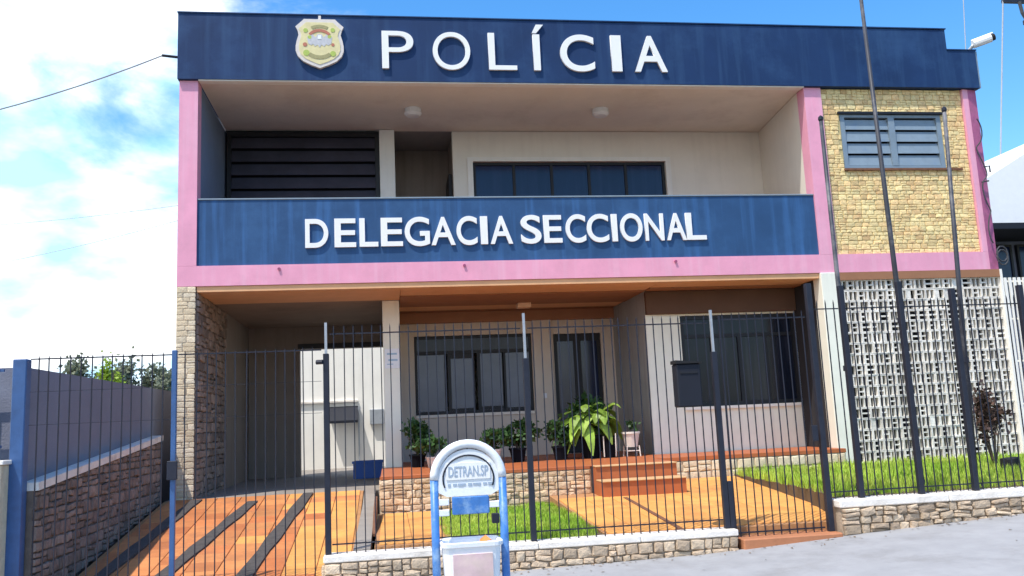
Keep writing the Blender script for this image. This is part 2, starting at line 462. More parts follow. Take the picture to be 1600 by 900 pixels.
def courses(w, h, ch, cw, rnd, jit=0.2):
    """random coursed layout -> (u, v, w, h) of every stone"""
    out, z = [], 0.0
    while z < h - 1e-4:
        hh = rnd.uniform(*ch)
        if h - z - hh < ch[0] * 0.7:
            hh = h - z
        x = 0.0
        while x < w - 1e-4:
            ww = rnd.uniform(*cw)
            if w - x - ww < cw[0] * 0.7:
                ww = w - x
            if rnd.random() < jit and hh > ch[0] * 1.2:      # two flat ones in place of one
                t = rnd.uniform(.4, .6)
                out.append((x + ww / 2, z + hh * t / 2, ww, hh * t))
                out.append((x + ww / 2, z + hh * (t + 1) / 2, ww, hh * (1 - t)))
            else:
                out.append((x + ww / 2, z + hh / 2, ww, hh))
            x += ww
        z += hh
    return out


def stone_face(parent, origin, udir, w, h, ch, cw, mt, depth=0.03, holes=(), top=None, gap=0.008, seed=1, bottom=None, slope=0.0, limit=300, tilt=0.05, jit=0.2):
    """stones on a vertical face. origin: lower-left corner, udir: 2-D unit vector along the face (front is to its right-hand, i.e. -Y for +X)."""
    rnd = random.Random(seed)
    ang = math.atan2(udir[1], udir[0])
    lay = []
    for (u, v, ww, hh) in courses(w, h, ch, cw, rnd, jit):
        if any(a0 < u < a1 and b0 < v < b1 for a0, a1, b0, b1 in holes):
            continue
        # clip at hole edges
        u0, u1, v0, v1 = u - ww / 2, u + ww / 2, v - hh / 2, v + hh / 2
        for a0, a1, b0, b1 in holes:
            if v1 > b0 + .005 and v0 < b1 - .005 and u1 > a0 and u0 < a1:
                if u < a0: u1 = min(u1, a0)
                elif u > a1: u0 = max(u0, a1)
                elif v < b0: v1 = min(v1, b0)
                else: v0 = max(v0, b1)
        if top is not None:
            v1 = min(v1, top((u0 + u1) / 2))
        if bottom is not None:
            v0 = max(v0, bottom((u0 + u1) / 2))
        if v1 - v0 < 0.02 or u1 - u0 < 0.02:
            continue
        lay.append(((u0 + u1) / 2, (v0 + v1) / 2, u1 - u0 - gap, v1 - v0 - gap))
    lay.sort(key=lambda s: -s[2] * s[3])
    rest = MB()
    for k, (u, v, ww, hh) in enumerate(lay):
        p = Vector((origin[0] + udir[0] * u, origin[1] + udir[1] * u, origin[2] + v))
        dd = depth * rnd.uniform(0.6, 1.25)
        i = rnd.randrange(len(STONES))
        if k < limit:
            place('stone', stone_mesh(mt, i), p, parent, rot=(0, rnd.uniform(-1, 1) * tilt, ang), scale=(ww, dd, hh))
        else:
            vs, fs = STONES[i]
            rest.add([(p.x + math.cos(ang) * a * ww - math.sin(ang) * b * dd, p.y + math.sin(ang) * a * ww + math.cos(ang) * b * dd, p.z + c * hh) for a, b, c in vs], fs)
    if rest.v:
        rest.build('small_stones', mt, parent, kind='stuff')
    return len(lay)


# ------------------------------------------------------------------ walls with openings
def wall_x(mb, x0, x1, z0, z1, y0, y1, holes=()):
    """wall in the XZ plane, thickness y0..y1, rectangular holes (x0,x1,z0,z1)"""
    xs = sorted({x0, x1, *[min(max(h[i], x0), x1) for h in holes for i in (0, 1)]})
    for a, b in zip(xs, xs[1:]):
        zs = [(h[2], h[3]) for h in holes if h[0] < (a + b) / 2 < h[1]]
        zs.sort()
        z = z0
        for p, q in zs:
            if p > z: mb.box(a, b, y0, y1, z, p)
            z = max(z, q)
        if z < z1: mb.box(a, b, y0, y1, z, z1)
    return mb


# ================================================================== THE SETTING
def gz(x):
    xs = [-60, -3, 0, 2.3, 4.2, 6.0, 7.3, 8.4, 9.5, 14, 60]
    zs = [-1.15, -.93, -.87, -.78, -.75, -.72, -.645, -.59, -.535, -.32, 0.6]
    return float(np.interp(x, xs, zs))


mb = MB()
gs = 1500.0
mb.add([(-gs, -gs, -1.9), (gs, -gs, -1.9), (gs, gs, -1.9), (-gs, gs, -1.9)], [(0, 1, 2, 3)])
mb.build('ground', M['earth'], kind='structure')

mb = MB()                                                     # pavement strip that climbs to the right
xs = [-30, -12, -6, -3, -1.5, 0, 1.2, 2.3, 3.2, 4.2, 5.1, 6.0, 6.7, 7.3, 7.8, 8.4, 9, 9.5, 11, 12.5, 14, 20, 40]
ys = [-7.6, -6.6, -5.6, -4.62]
vv, ff = [], []
for x in xs:
    for y in ys:
        vv.append((x, y, gz(x) + (y + 4.65) * 0.02))
for i in range(len(xs) - 1):
    for j in range(len(ys) - 1):
        a = i * len(ys) + j
        ff.append((a, a + len(ys), a + len(ys) + 1, a + 1))
nv = len(vv)
mb.add(vv, ff)
skirt, sf = [], []
for x in xs:
    skirt += [(x, -7.6, gz(x) - .0592), (x, -7.6, gz(x) - .45)]
for i in range(len(xs) - 1):
    sf.append((2 * i, 2 * i + 1, 2 * i + 3, 2 * i + 2))
mb.add(skirt, sf)
mb.build('pavement', M['sidewalk'], kind='structure', smooth=True)

mb = MB()
vv, ff = [], []
rys = [-40, -20, -14, -10, -7.8]
for x in xs:
    for y in rys:
        vv.append((x, y, gz(x) - .21 + (0.0 if y > -9 else 0.02)))
for i in range(len(xs) - 1):
    for j in range(len(rys) - 1):
        a = i * len(rys) + j
        ff.append((a, a + len(rys), a + len(rys) + 1, a + 1))
mb.add(vv, ff)
mb.build('road', M['asphalt'], kind='structure', smooth=True)
kerb = MB()
for a, b in zip(xs, xs[1:]):
    z0, z1 = gz(a) - .056, gz(b) - .056
    kerb.add([(a, -7.82, z0 - .35), (b, -7.82, z1 - .35), (b, -7.603, z1 - .35), (a, -7.603, z0 - .35),
              (a, -7.82, z0), (b, -7.82, z1), (b, -7.603, z1), (a, -7.603, z0)],
             [(0, 3, 2, 1), (4, 5, 6, 7), (0, 1, 5, 4), (1, 2, 6, 5), (2, 3, 7, 6), (3, 0, 4, 7)])
kerb.build('kerb', M['coping'], kind='structure')

# lot surfaces behind the fence
RS, RZ = 0.130, -0.25                      # ramp slope and its height at the carport


def ramp_z(y):
    return RZ + RS * y if y < 0 else RZ


mb = MB()
mb.prism([(-4.62, ramp_z(-4.62)), (0, RZ), (0, -1.6), (-4.62, -1.6)], 0, -0.12, 2.62)
ramp = mb.build('driveway_ramp', M['grout'], kind='structure')
mb = MB().box(-0.12, 3.2, 0.003, 5.0, -0.6, RZ)
mb.build('carport_floor', M['concrete'], kind='structure')
mb = MB().box(-4, 17, 5.003, 12, -0.9, -0.28)
mb.build('courtyard_paving', M['concrete'], kind='structure')


def walk_z(y):
    return -.33 + (y + .3) * .048


wk = MB()
wk.prism([(-4.36, walk_z(-4.36)), (-.26, walk_z(-.26)), (-.26, -1.4), (-4.36, -1.4)], 0, 5.12, 8.3)
walkway = wk.build('entrance_walkway', M['grout'], kind='structure')
lw = MB().box(2.84, 3.62, -4.36, -1.24, -1.4, -.485)
sidewalk_left = lw.build('garden_path', M['grout'], kind='structure')
MB().box(3.622, 5.118, -4.36, -1.24, -1.4, -.525).build('lawn_soil', M['soil'], kind='structure')
def planter_edge(y):
    return 8.12 + (y + .3) * .093 if y > -3.2 else 7.85 + (y + 3.2) * .24


MB().prism([(7.56, -4.364), (7.85, -3.2), (8.12, -.27), (8.12, -.02), (16.0, -.02), (16.0, -4.364)], 2, -1.4, -.295).build('planter_soil', M['soil'], kind='structure')

# tiles, one object each, on ramp and walkways
def tile_mesh(a, b, t, mt):
    return MB().bbox(-a / 2, a / 2, -b / 2, b / 2, -t, 0, 0.004).mesh('tile', [mt], (0, 0, 0))


TS = 0.33
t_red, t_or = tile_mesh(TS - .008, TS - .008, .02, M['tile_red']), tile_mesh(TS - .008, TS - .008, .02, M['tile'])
rnd = random.Random(5)
strips = [((0.34, -0.15), (0.10, -4.5)), ((1.14, -0.45), (0.68, -4.5)), ((1.85, -0.1), (1.53, -4.5))]
ang = math.atan(RS)
nx, ny = 8, 13
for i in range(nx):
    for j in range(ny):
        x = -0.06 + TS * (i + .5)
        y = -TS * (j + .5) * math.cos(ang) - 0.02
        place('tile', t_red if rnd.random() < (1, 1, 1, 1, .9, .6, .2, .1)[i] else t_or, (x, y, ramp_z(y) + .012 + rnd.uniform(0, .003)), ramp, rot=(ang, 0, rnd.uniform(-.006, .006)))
for (a, b) in strips:
    mbs = MB()
    n = 9
    for k in range(n):
        t0, t1 = k / n, (k + 1) / n
        x0, y0 = a[0] + (b[0] - a[0]) * t0, a[1] + (b[1] - a[1]) * t0
        x1, y1 = a[0] + (b[0] - a[0]) * t1, a[1] + (b[1] - a[1]) * t1
        hw0, hw1 = .075 + .012 * math.sin(k * 2.1 + a[0] * 9), .075 + .012 * math.sin((k + 1) * 2.1 + a[0] * 9)
        z0, z1 = ramp_z(y0), ramp_z(y1)
        mbs.add([(x0 - hw0, y0, z0 - .03), (x0 + hw0, y0, z0 - .03), (x1 + hw1, y1, z1 - .03), (x1 - hw1, y1, z1 - .03),
                 (x0 - hw0, y0, z0 + .035), (x0 + hw0, y0, z0 + .035), (x1 + hw1, y1, z1 + .035), (x1 - hw1, y1, z1 + .035)],
                [(0, 3, 2, 1), (4, 5, 6, 7), (0, 1, 5, 4), (1, 2, 6, 5), (2, 3, 7, 6), (3, 0, 4, 7)])
    mbs.build('grip_strip', M['asphalt_strip'], ramp)
aw = math.atan(.048)
for i in range(9):
    for j in range(12):
        x, y = 5.13 + TS * (i + .5) + .02, -.30 - TS * (j + .5)
        if y > -1.75 and x < 6.92 or x > planter_edge(y) + .1 or x > 8.25 or y < -4.36:
            continue
        place('tile', t_or, (x, y, walk_z(y) + .012 + rnd.uniform(0, .003)), walkway, rot=(aw, 0, rnd.uniform(-.006, .006)))
for i in range(2):
    for j in range(9):
        x, y = 2.88 + TS * (i + .5), -1.28 - TS * (j + .5)
        place('tile', t_or, (x, y, -.485 + .012 + rnd.uniform(0, .003)), sidewalk_left, rot=(0, 0, rnd.uniform(-.006, .006)))
mbj = MB()                                                     # dark drain channel on the walkway
for k in range(8):
    y0, y1 = -1.9 - k * .31, -1.9 - (k + 1) * .31
    x0, x1 = 5.98 - k * .012, 5.98 - (k + 1) * .012
    mbj.add([(x0 - .025, y0, walk_z(y0)), (x0 + .025, y0, walk_z(y0)), (x1 + .025, y1, walk_z(y1)), (x1 - .025, y1, walk_z(y1)),
             (x0 - .025, y0, walk_z(y0) + .022), (x0 + .025, y0, walk_z(y0) + .022), (x1 + .025, y1, walk_z(y1) + .022), (x1 - .025, y1, walk_z(y1) + .022)],
            [(0, 3, 2, 1), (4, 5, 6, 7), (0, 1, 5, 4), (1, 2, 6, 5), (2, 3, 7, 6), (3, 0, 4, 7)])
mbj.build('drain_strip', M['dark_brown'], walkway)
# kerb wall between ramp and garden path: pale top, brown wedge added as its painted shaded side
mb = MB()
mb.prism([(-4.36, -.50), (-1.3, -.36), (-.02, -.20), (-.02, -1.3), (-4.36, -1.3)], 0, 2.64, 2.80)
tag(mb.build('ramp_kerb_wall', M['concrete']), 'low grey concrete kerb wall between the striped ramp and the garden path', 'kerb wall')
mb = MB()
mb.prism([(-3.4, -.47), (-2.3, -.30), (-1.35, -.24), (-1.3, -.50), (-3.4, -.50)], 0, 2.802, 2.835)
tag(mb.build('shade_wedge', M['dark_brown']), 'dark brown wedge painted as the shaded side of the ramp kerb wall', 'painted shade')


# ================================================================== POLICE STATION
B = thing('police_station', (6.5, 2.5, 0), 'two-storey police station with navy fascia, pink frame and recessed balcony', 'building')

# --- ground-floor walls
mb = MB()
wall_x(mb, 3.22, 7.30, -.5, 2.797, 3.10, 3.30, holes=[(3.50, 5.70, .82, 2.27), (6.12, 7.04, 0.003, 2.24)])
mb.build('entrance_wall', M['entry'], B)
MB().bbox(5.72, 6.08, 3.03, 3.098, 0.003, 2.697, .006).build('pier', M['entry'], B)
mb = MB()
wall_x(mb, 7.50, 9.955, -.5, 2.797, 1.00, 1.20, holes=[(7.90, 9.954, .74, 2.27)])
mb.build('front_room_wall', M['bay'], B)
mb = MB().box(7.30, 7.498, 1.002, 3.098, -.5, 2.70)
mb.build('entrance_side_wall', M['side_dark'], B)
MB().box(7.30, 7.498, .985, 1.0, -.5, 2.70).build('wall_corner', M['bay'], B)
MB().bbox(2.94, 3.217, 1.30, 4.997, -.55, 2.70, .008).build('partition_wall', M['bay'], B)
mb = MB()
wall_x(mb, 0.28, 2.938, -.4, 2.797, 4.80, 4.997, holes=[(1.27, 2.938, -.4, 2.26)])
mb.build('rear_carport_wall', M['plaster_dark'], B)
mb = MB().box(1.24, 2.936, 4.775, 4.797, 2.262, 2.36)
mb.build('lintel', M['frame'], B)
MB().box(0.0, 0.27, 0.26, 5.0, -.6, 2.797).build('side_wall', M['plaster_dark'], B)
MB().box(9.957, 13.1, 5.0, 5.2, -.6, 2.797).build('rear_wall', M['white'], B)
MB().box(3.22, 9.955, 4.8, 5.0, -.5, 2.797).build('rear_wall', M['white'], B)
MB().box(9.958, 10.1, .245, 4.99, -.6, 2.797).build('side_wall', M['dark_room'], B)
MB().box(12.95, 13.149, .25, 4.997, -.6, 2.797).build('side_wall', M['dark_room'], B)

# porch floor with red screed edge, stone-faced front, steps
mb = MB()
mb.box(3.222, 6.86, -1.16, 3.098, -.6, -.02)
mb.box(2.90, 3.222, -1.16, 1.298, -.6, -.02)
mb.box(6.862, 9.95, -.22, .998, -.6, -.02)
mb.build('porch_base', M['mortar'], B)
mb = MB()
mb.bbox(2.88, 6.88, -1.20, 1.295, -.0195, .0, .008)
mb.box(3.224, 7.296, 1.297, 3.096, -.0195, .0)
mb.bbox(6.884, 9.952, -.26, .996, -.0195, .0, .008)
mb.build('porch_floor', M['red_floor'], B)
MB().bbox(2.87, 5.70, -1.215, -1.202, -.045, -.002, .003).build('floor_edge', M['red_floor'], B)
MB().bbox(6.90, 9.955, -.275, -.262, -.06, -.002, .003).build('floor_edge', M['red_floor'], B)
stairs = MB().box(5.73, 6.86, -1.75, -1.205, -.9, -.20).build('step', M['red_floor'], B)
MB().box(5.73, 6.86, -1.40, -1.203, -.198, -.022).build('step', M['red_floor'], B)
MB().bbox(5.725, 6.865, -1.775, -1.42, -.198, -.180, .004).build('nosing', M['nosing'], B)
MB().bbox(5.725, 6.865, -1.425, -1.21, -.0195, -.002, .004).build('nosing', M['nosing'], B)
fw = MB().box(2.86, 5.71, -1.195, -1.162, -.6, -.048).build('porch_front', M['mortar_cream'], B)
stone_face(fw, (2.86, -1.197, -.53), (1, 0), 2.84, .475, (.06, .13), (.08, .23), M['stone_buff'], .028, seed=21, tilt=.16, jit=.35, gap=.003)
fw2 = MB().box(6.90, 9.95, -.255, -.222, -.5, -.062).build('porch_front', M['mortar_cream'], B)
stone_face(fw2, (6.90, -.257, -.36), (1, 0), 3.04, .295, (.09, .14), (.14, .28), M['stone_cream'], .025, seed=22)

# left pier: cream stone on its front, grey stone along the carport side
pier = MB().box(0.0, 0.25, 0.002, .258, -.6, 2.785).build('stone_pier', M['mortar_cream'], B)
stone_face(pier, (0.0, 0.0, -.6), (1, 0), .27, 3.385, (.06, .10), (.09, .18), M['stone_cream'], .010, seed=31, gap=.003)
face = MB().box(.252, .272, .03, 2.3, -.3, 2.70).build('stone_cladding', M['mortar_brown'], B)
stone_face(face, (.273, 0.03, -.3), (0, 1), 2.27, 3.0, (.10, .19), (.16, .34), M['stone_grey'], .035, seed=32, tilt=.14, jit=.4, gap=.004)

# --- slab, soffit boards, pink frame
MB().box(.05, 13.05, .255, 4.95, 2.80, 3.05).build('floor_slab', M['white'], B)
MB().box(.275, 9.95, .02, .25, 2.705, 2.785).build('edge_beam', M['soffit_light'], B)
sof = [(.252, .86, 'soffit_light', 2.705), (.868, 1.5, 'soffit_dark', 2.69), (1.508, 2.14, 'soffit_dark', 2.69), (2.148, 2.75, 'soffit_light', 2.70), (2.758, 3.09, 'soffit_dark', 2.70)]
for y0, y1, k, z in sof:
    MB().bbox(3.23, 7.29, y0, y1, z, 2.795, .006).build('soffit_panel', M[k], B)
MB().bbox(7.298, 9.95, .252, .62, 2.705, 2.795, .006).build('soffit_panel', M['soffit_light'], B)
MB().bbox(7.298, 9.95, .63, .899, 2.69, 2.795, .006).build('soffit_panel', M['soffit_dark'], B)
MB().box(.275, 3.222, .252, 1.295, 2.702, 2.795).build('carport_ceiling', M['soffit_light'], B)
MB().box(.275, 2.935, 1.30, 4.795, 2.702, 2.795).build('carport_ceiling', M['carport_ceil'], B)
beam = MB().bbox(7.30, 9.95, .90, .997, 2.30, 2.688, .006).build('window_beam', M['beam_dark'], B)
MB().box(3.224, 7.296, 2.98, 3.097, 2.50, 2.695).build('wall_beam', M['soffit_dark'], B)

pink = MB()
pink.box(0.0, 13.0, 0.0, .25, 2.79, 3.09)
pink.build('pink_band', M['pink'], B)
MB().box(0.0, .27, 0.0, .25, 3.092, 5.938).build('pink_column', M['pink'], B)
MB().box(10.0, 10.30, 0.0, .25, 3.092, 5.938).build('pink_column', M['pink'], B)
MB().box(12.90, 13.0, 0.0, .25, 3.092, 5.938).build('pink_column', M['pink'], B)
mb = MB().prism([(13.002, 0.0), (13.19, .05), (13.19, .30), (13.002, .25)], 2, 2.79, 5.938)
worn = mb.build('pink_column', M['pink_dark'], B, label='dark magenta mottled outer column strip at the right corner')
mb = MB()                                                       # small holes where water drips out of the band
for x in (1.45, 4.2, 7.55):
    mb.tube([(x, .02, 3.03), (x, -.03, 3.02)], .022, 10)
mb.build('drain_spout', M['pink_dark'], B)

# upper storey: back wall of balcony, side walls, parapet
mb = MB()
wall_x(mb, 4.27, 10.20, 3.05, 5.94, 2.26, 2.42, holes=[(4.63, 8.28, 3.95, 5.36)])
mb.build('balcony_wall', M['cream'], B)
MB().bbox(2.95, 3.22, 2.18, 2.46, 3.05, 5.94, .006).build('balcony_pillar', M['white'], B)
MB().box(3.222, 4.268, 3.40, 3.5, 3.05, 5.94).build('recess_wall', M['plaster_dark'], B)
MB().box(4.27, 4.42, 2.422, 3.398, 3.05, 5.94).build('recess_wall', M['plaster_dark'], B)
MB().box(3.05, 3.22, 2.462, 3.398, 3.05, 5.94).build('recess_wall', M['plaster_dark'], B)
dr = MB().bbox(4.20, 4.262, 2.5, 3.3, 3.06, 5.2, .005).build('balcony_door', M['frame'], B)
MB().tube([(4.19, 2.6, 4.1), (4.15, 2.6, 4.1), (4.15, 2.72, 4.1)], .012, 6).build('handle', M['galv'], dr)
mb = MB()
mb.prism([(10.0, .252), (10.2, 2.258), (10.32, 2.258), (10.12, .252)], 2, 3.05, 5.94)
mb.build('balcony_side_wall', M['cream'], B)
MB().box(.0, .26, .252, 5.0, 3.05, 5.94).build('side_wall', M['inner_blue'], B)
MB().box(.262, 9.998, .03, .20, 3.094, 4.085).build('parapet', M['blue'], B)
MB().bbox(.262, 9.998, .015, .215, 4.087, 4.11, .004).build('parapet_cap', M['shutter'], B)
MB().box(.26, 10.1, .255, 2.255, 3.052, 3.07).build('balcony_floor', M['red_floor'], B)
MB().box(12.9, 13.16, .302, 5.0, 3.05, 5.94).build('side_wall', M['white'], B)
MB().box(.0, 13.16, 5.0, 5.2, 3.05, 5.94).build('rear_wall', M['white'], B)
MB().box(.27, 12.95, .10, 2.3, 5.95, 6.2).build('balcony_ceiling', M['ceiling'], B)
MB().box(.02, 13.1, 2.302, 5.15, 5.95, 6.2).build('roof_slab', M['roof'], B)
MB().box(.0, .15, .17, 5.15, 6.2, 6.95).build('roof_parapet', M['navy'], B)
MB().box(.15, 13.0, 5.0, 5.15, 6.2, 6.6).build('roof_parapet', M['white'], B)
MB().box(.28, 9.99, -.04, .098, 5.928, 5.947).build('drip_edge', M['white'], B)

# louvred screen on the left of the balcony
lv = MB()
lv.box(.30, .37, 2.22, 2.30, 3.05, 5.90); lv.box(2.87, 2.945, 2.22, 2.30, 3.05, 5.90); lv.box(.37, 2.87, 2.22, 2.30, 5.82, 5.90)
lvo = lv.build('louver_screen', M['frame'], B)
for k in range(11):
    z = 3.15 + k * .245
    mb = MB().prism([(2.20, z), (2.24, z + .005), (2.33, z + .215), (2.29, z + .222)], 0, .372, 2.868)
    mb.build('slat', M['louver'], lvo)
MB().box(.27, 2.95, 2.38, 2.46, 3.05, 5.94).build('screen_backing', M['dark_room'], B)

# balcony window
def window(name, x0, x1, z0, z1, y, cols, frame=.05, pane='glass', parent=B, depth=.08, transom=None, label=None, fm='frame'):
    mb = MB()
    mb.box(x0, x0 + frame, y, y + depth, z0, z1); mb.box(x1 - frame, x1, y, y + depth, z0, z1)
    mb.box(x0 + frame, x1 - frame, y, y + depth, z0, z0 + frame); mb.box(x0 + frame, x1 - frame, y, y + depth, z1 - frame, z1)
    zt = z1 - frame
    if transom:
        mb.box(x0 + frame, x1 - frame, y + .002, y + depth, transom - .03, transom + .03)
        zt = transom - .03
    wx = (x1 - x0 - 2 * frame) / cols
    for k in range(1, cols):
        xx = x0 + frame + wx * k
        mb.box(xx - .025, xx + .025, y + .004, y + depth, z0 + frame, zt)
    fr = mb.build(name, M[fm], parent)
    if label: fr['label'] = label
    for k in range(cols):
        a, b = x0 + frame + wx * k + (.025 if k else 0), x0 + frame + wx * (k + 1) - (.025 if k < cols - 1 else 0)
        pm = pane if isinstance(pane, str) else pane[k]
        MB().box(a + .001, b - .001, y + .03, y + .045, z0 + frame + .001, zt - .001).build('pane', M[pm], fr)
    if transom:
        MB().box(x0 + frame + .001, x1 - frame - .001, y + .03, y + .045, transom + .031, z1 - frame - .001).build('pane', M['glass'], fr)
    return fr


mb = MB()
wall_x(mb, 4.53, 8.38, 3.9, 5.44, 2.225, 2.257, holes=[(4.63, 8.28, 3.0, 5.36)])
mb.build('window_surround', M['white'], B)
window('window', 4.635, 8.275, 3.955, 5.355, 2.30, 5, .05, 'glass_blue')
# right ground-floor window
gw = window('window', 7.905, 9.95, .745, 2.265, 1.03, 4, .06, 'glass', transom=1.92)
for k in range(7):                                             # curtain folds behind glass would be unseen: hung in front pane strip as blinds
    pass
# entrance window: four frosted lights under a dark transom
ew = MB()
x0, x1, z0, z1, y = 3.505, 5.695, .825, 2.265, 3.14
ew.box(x0, x0 + .04, y, y + .08, z0, z1); ew.box(x1 - .04, x1, y, y + .08, z0, z1)
ew.box(x0 + .04, x1 - .04, y, y + .08, z0, z0 + .05); ew.box(x0 + .04, x1 - .04, y, y + .08, z1 - .05, z1)
ew.box(x0 + .04, x1 - .04, y + .002, y + .08, 1.93, 1.99)
ewo = ew.build('window', M['frame'], B)
for a, b, c, d in ((3.55, 4.05, .88, 1.92), (4.17, 4.58, .92, 1.84), (4.72, 5.13, .94, 1.92), (5.20, 5.65, .90, 1.92)):
    sash = MB()
    wall_x(sash, a - .06, b + .03, .876, 1.928, 3.15, 3.185, holes=[(a, b, c, d)])
    so_ = sash.build('sash', M['frame'], ewo)
    MB().box(a + .001, b - .001, 3.162, 3.172, c + .001, d - .001).build('pane', M['frost'], ewo)
MB().box(3.546, 5.654, 3.165, 3.175, 1.991, 2.214).build('pane', M['glass'], ewo)
# entrance door, two leaves
for a, b in ((6.125, 6.578), (6.582, 7.035)):
    d = MB()
    wall_x(d, a, b, .006, 2.236, 3.14, 3.19, holes=[(a + .07, b - .07, .35, 2.10)])
    do = d.build('entrance_door', M['frame'], B)
    MB().box(a + .071, b - .071, 3.155, 3.168, .351, 2.099).build('pane', M['glass_blue'], do)
MB().bbox(5.86, 5.93, 3.015, 3.028, 1.04, 1.13, .003).build('light_switch', M['bin_white'], B)
MB().box(3.505, 5.695, 3.06, 3.097, .77, .818).build('window_sill', M['cream'], B)
MB().box(7.88, 9.92, .955, .997, .69, .737).build('window_sill', M['white'], B)

# upper right stone panel with metal window
panel = MB()
wall_x(panel, 10.302, 12.898, 3.092, 5.938, .06, .28, holes=[(10.62, 12.46, 4.55, 5.49)])
po = panel.build('stone_panel', M['mortar_yellow'], B)
n_y = stone_face(po, (10.302, .058, 3.092), (1, 0), 2.596, 2.846, (.055, .105), (.075, .17), M['stone_yellow'], .013,
                 holes=[(.315, 2.165, 1.455, 2.40)], seed=41, gap=.003, tilt=.1, jit=.3)
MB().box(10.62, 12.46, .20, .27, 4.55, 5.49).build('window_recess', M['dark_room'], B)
mw = MB()
mw.box(10.622, 10.70, .05, .14, 4.552, 5.488); mw.box(12.38, 12.458, .05, .14, 4.552, 5.488)
mw.box(10.70, 12.38, .05, .14, 4.552, 4.60); mw.box(10.70, 12.38, .05, .14, 5.44, 5.488)
mw.box(11.49, 11.60, .045, .14, 4.60, 5.44)
mwo = mw.build('window', M['shutter'], B, label='blue grey metal window with louvred leaves')
for a, b in ((10.70, 11.49), (11.60, 12.38)):
    for k in range(4):
        z = 4.606 + k * .208
        h = .180
        MB().prism([(.06, z), (.075, z), (.105, z + h), (.09, z + h)], 0, a + .003, b - .003).build('slat', M['shutter'], mwo)
MB().box(10.58, 12.50, .005, .056, 5.492, 5.53).build('lintel', M['frame'], B)
MB().box(10.6, 12.74, .01, .056, 4.51, 4.545).build('window_sill', M['dark_brown'], B)

# breeze-block screen below
MB().bbox(9.957, 10.262, -.03, .24, -.6, 2.786, .008).build('screen_pillar', M['bay'], B)
MB().box(13.15, 13.19, -.02, .24, -.6, 2.786).build('screen_pillar', M['white'], B)
scr = MB().box(10.264, 13.148, -.01, .16, -.6, -.26).build('breeze_block_screen', M['coping'], B)
MB().box(10.264, 13.148, -.012, .17, 2.66, 2.786).build('screen_beam', M['soffit_dark'], scr)
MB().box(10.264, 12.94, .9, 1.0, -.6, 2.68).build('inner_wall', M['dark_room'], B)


def block_mesh(kind, s):
    mb = MB()
    a = s / 2 - .002
    t = .018
    y0, y1 = -.035, .035
    mb.box(-a, a, y0, y1, -a, -a + t); mb.box(-a, a, y0, y1, a - t, a)
    mb.box(-a, -a + t, y0, y1, -a + t, a - t); mb.box(a - t, a, y0, y1, -a + t, a - t)
    yi0, yi1 = -.030, .030
    if kind == 0:                                   # one upright rib
        mb.box(-.012, .012, yi0, yi1, -a + t, a - t)
    if kind == 1:                                   # rib with a short crossbar
        mb.box(.012, .034, yi0, yi1, -a + t, a - t); mb.box(-a + t, .012, yi0, yi1, -.012, .012)
    if kind == 2:                                   # upright slab half across
        mb.box(-a + t, -.01, yi0, yi1, -a + t, a - t)
    if kind == 3:                                   # one crossbar
        mb.box(-a + t, a - t, yi0, yi1, -.014, .014)
    return mb.mesh('breeze_block', [M['block']], (0, 0, 0))


nb, nr = 17, 17
bs, bz = (13.148 - 10.264) / nb, (2.66 + .26) / nr
blocks = [block_mesh(k, .19) for k in range(4)]
rnd = random.Random(11)
for i in range(nb):
    for j in range(nr):
        k = (i + j) % 2 if rnd.random() < .8 else rnd.choice((0, 1, 2, 3))
        place('breeze_block', blocks[k], (10.264 + bs * (i + .5), .06 + rnd.uniform(-.006, .006), -.26 + bz * (j + .5)), scr, scale=(bs / .19, 1, bz / .19))

# fascia with letters and badge
fp = MB().prism([(-.02, 5.945), (13.2, 5.945), (13.2, 6.62), (12.67, 6.62), (12.67, 6.985), (-.02, 7.0)], 1, -.06, .10)
fascia = fp.build('fascia', M['navy'], B)
MB().box(-.03, 12.69, -.075, .115, 7.0, 7.018).build('capping', M['navy'], fascia)
MB().box(12.66, 13.22, -.075, .115, 6.622, 6.64).build('capping', M['navy'], fascia)
MB().box(13.205, 13.235, -.05, .09, 5.95, 6.615).build('end_strip', M['shutter'], fascia)
parapet = [o for o in B.children if o.name.startswith('parapet') and 'cap' not in o.name][0]


def letter(ch, box, y, parent, depth=.03, bold=0.0):
    cu = bpy.data.curves.new('glyph', 'FONT')
    cu.body = ch
    cu.size = 1.0
    cu.extrude = .5
    cu.offset = bold
    cu.resolution_u = 10
    ob = bpy.data.objects.new('glyph', cu)
    COL.objects.link(ob)
    dg = bpy.context.evaluated_depsgraph_get()
    me = bpy.data.meshes.new_from_object(ob.evaluated_get(dg))
    bpy.data.objects.remove(ob)
    bpy.data.curves.remove(cu)
    co = np.empty(len(me.vertices) * 3)
    me.vertices.foreach_get('co', co)
    co = co.reshape(-1, 3)
    mn, mxx = co.min(0), co.max(0)
    x0, x1, z0, z1 = box
    q = np.empty_like(co)
    q[:, 0] = ((co[:, 0] - mn[0]) / (mxx[0] - mn[0]) - .5) * (x1 - x0)
    q[:, 2] = ((co[:, 1] - mn[1]) / (mxx[1] - mn[1]) - .5) * (z1 - z0)
    q[:, 1] = -(co[:, 2] - mn[2]) / (mxx[2] - mn[2]) * depth
    me.vertices.foreach_set('co', q.ravel())
    me.materials.clear()
    me.materials.append(M['letter'])
    me.update()
    me.name = 'letter'
    place('letter', me, ((x0 + x1) / 2, y, (z0 + z1) / 2), parent)


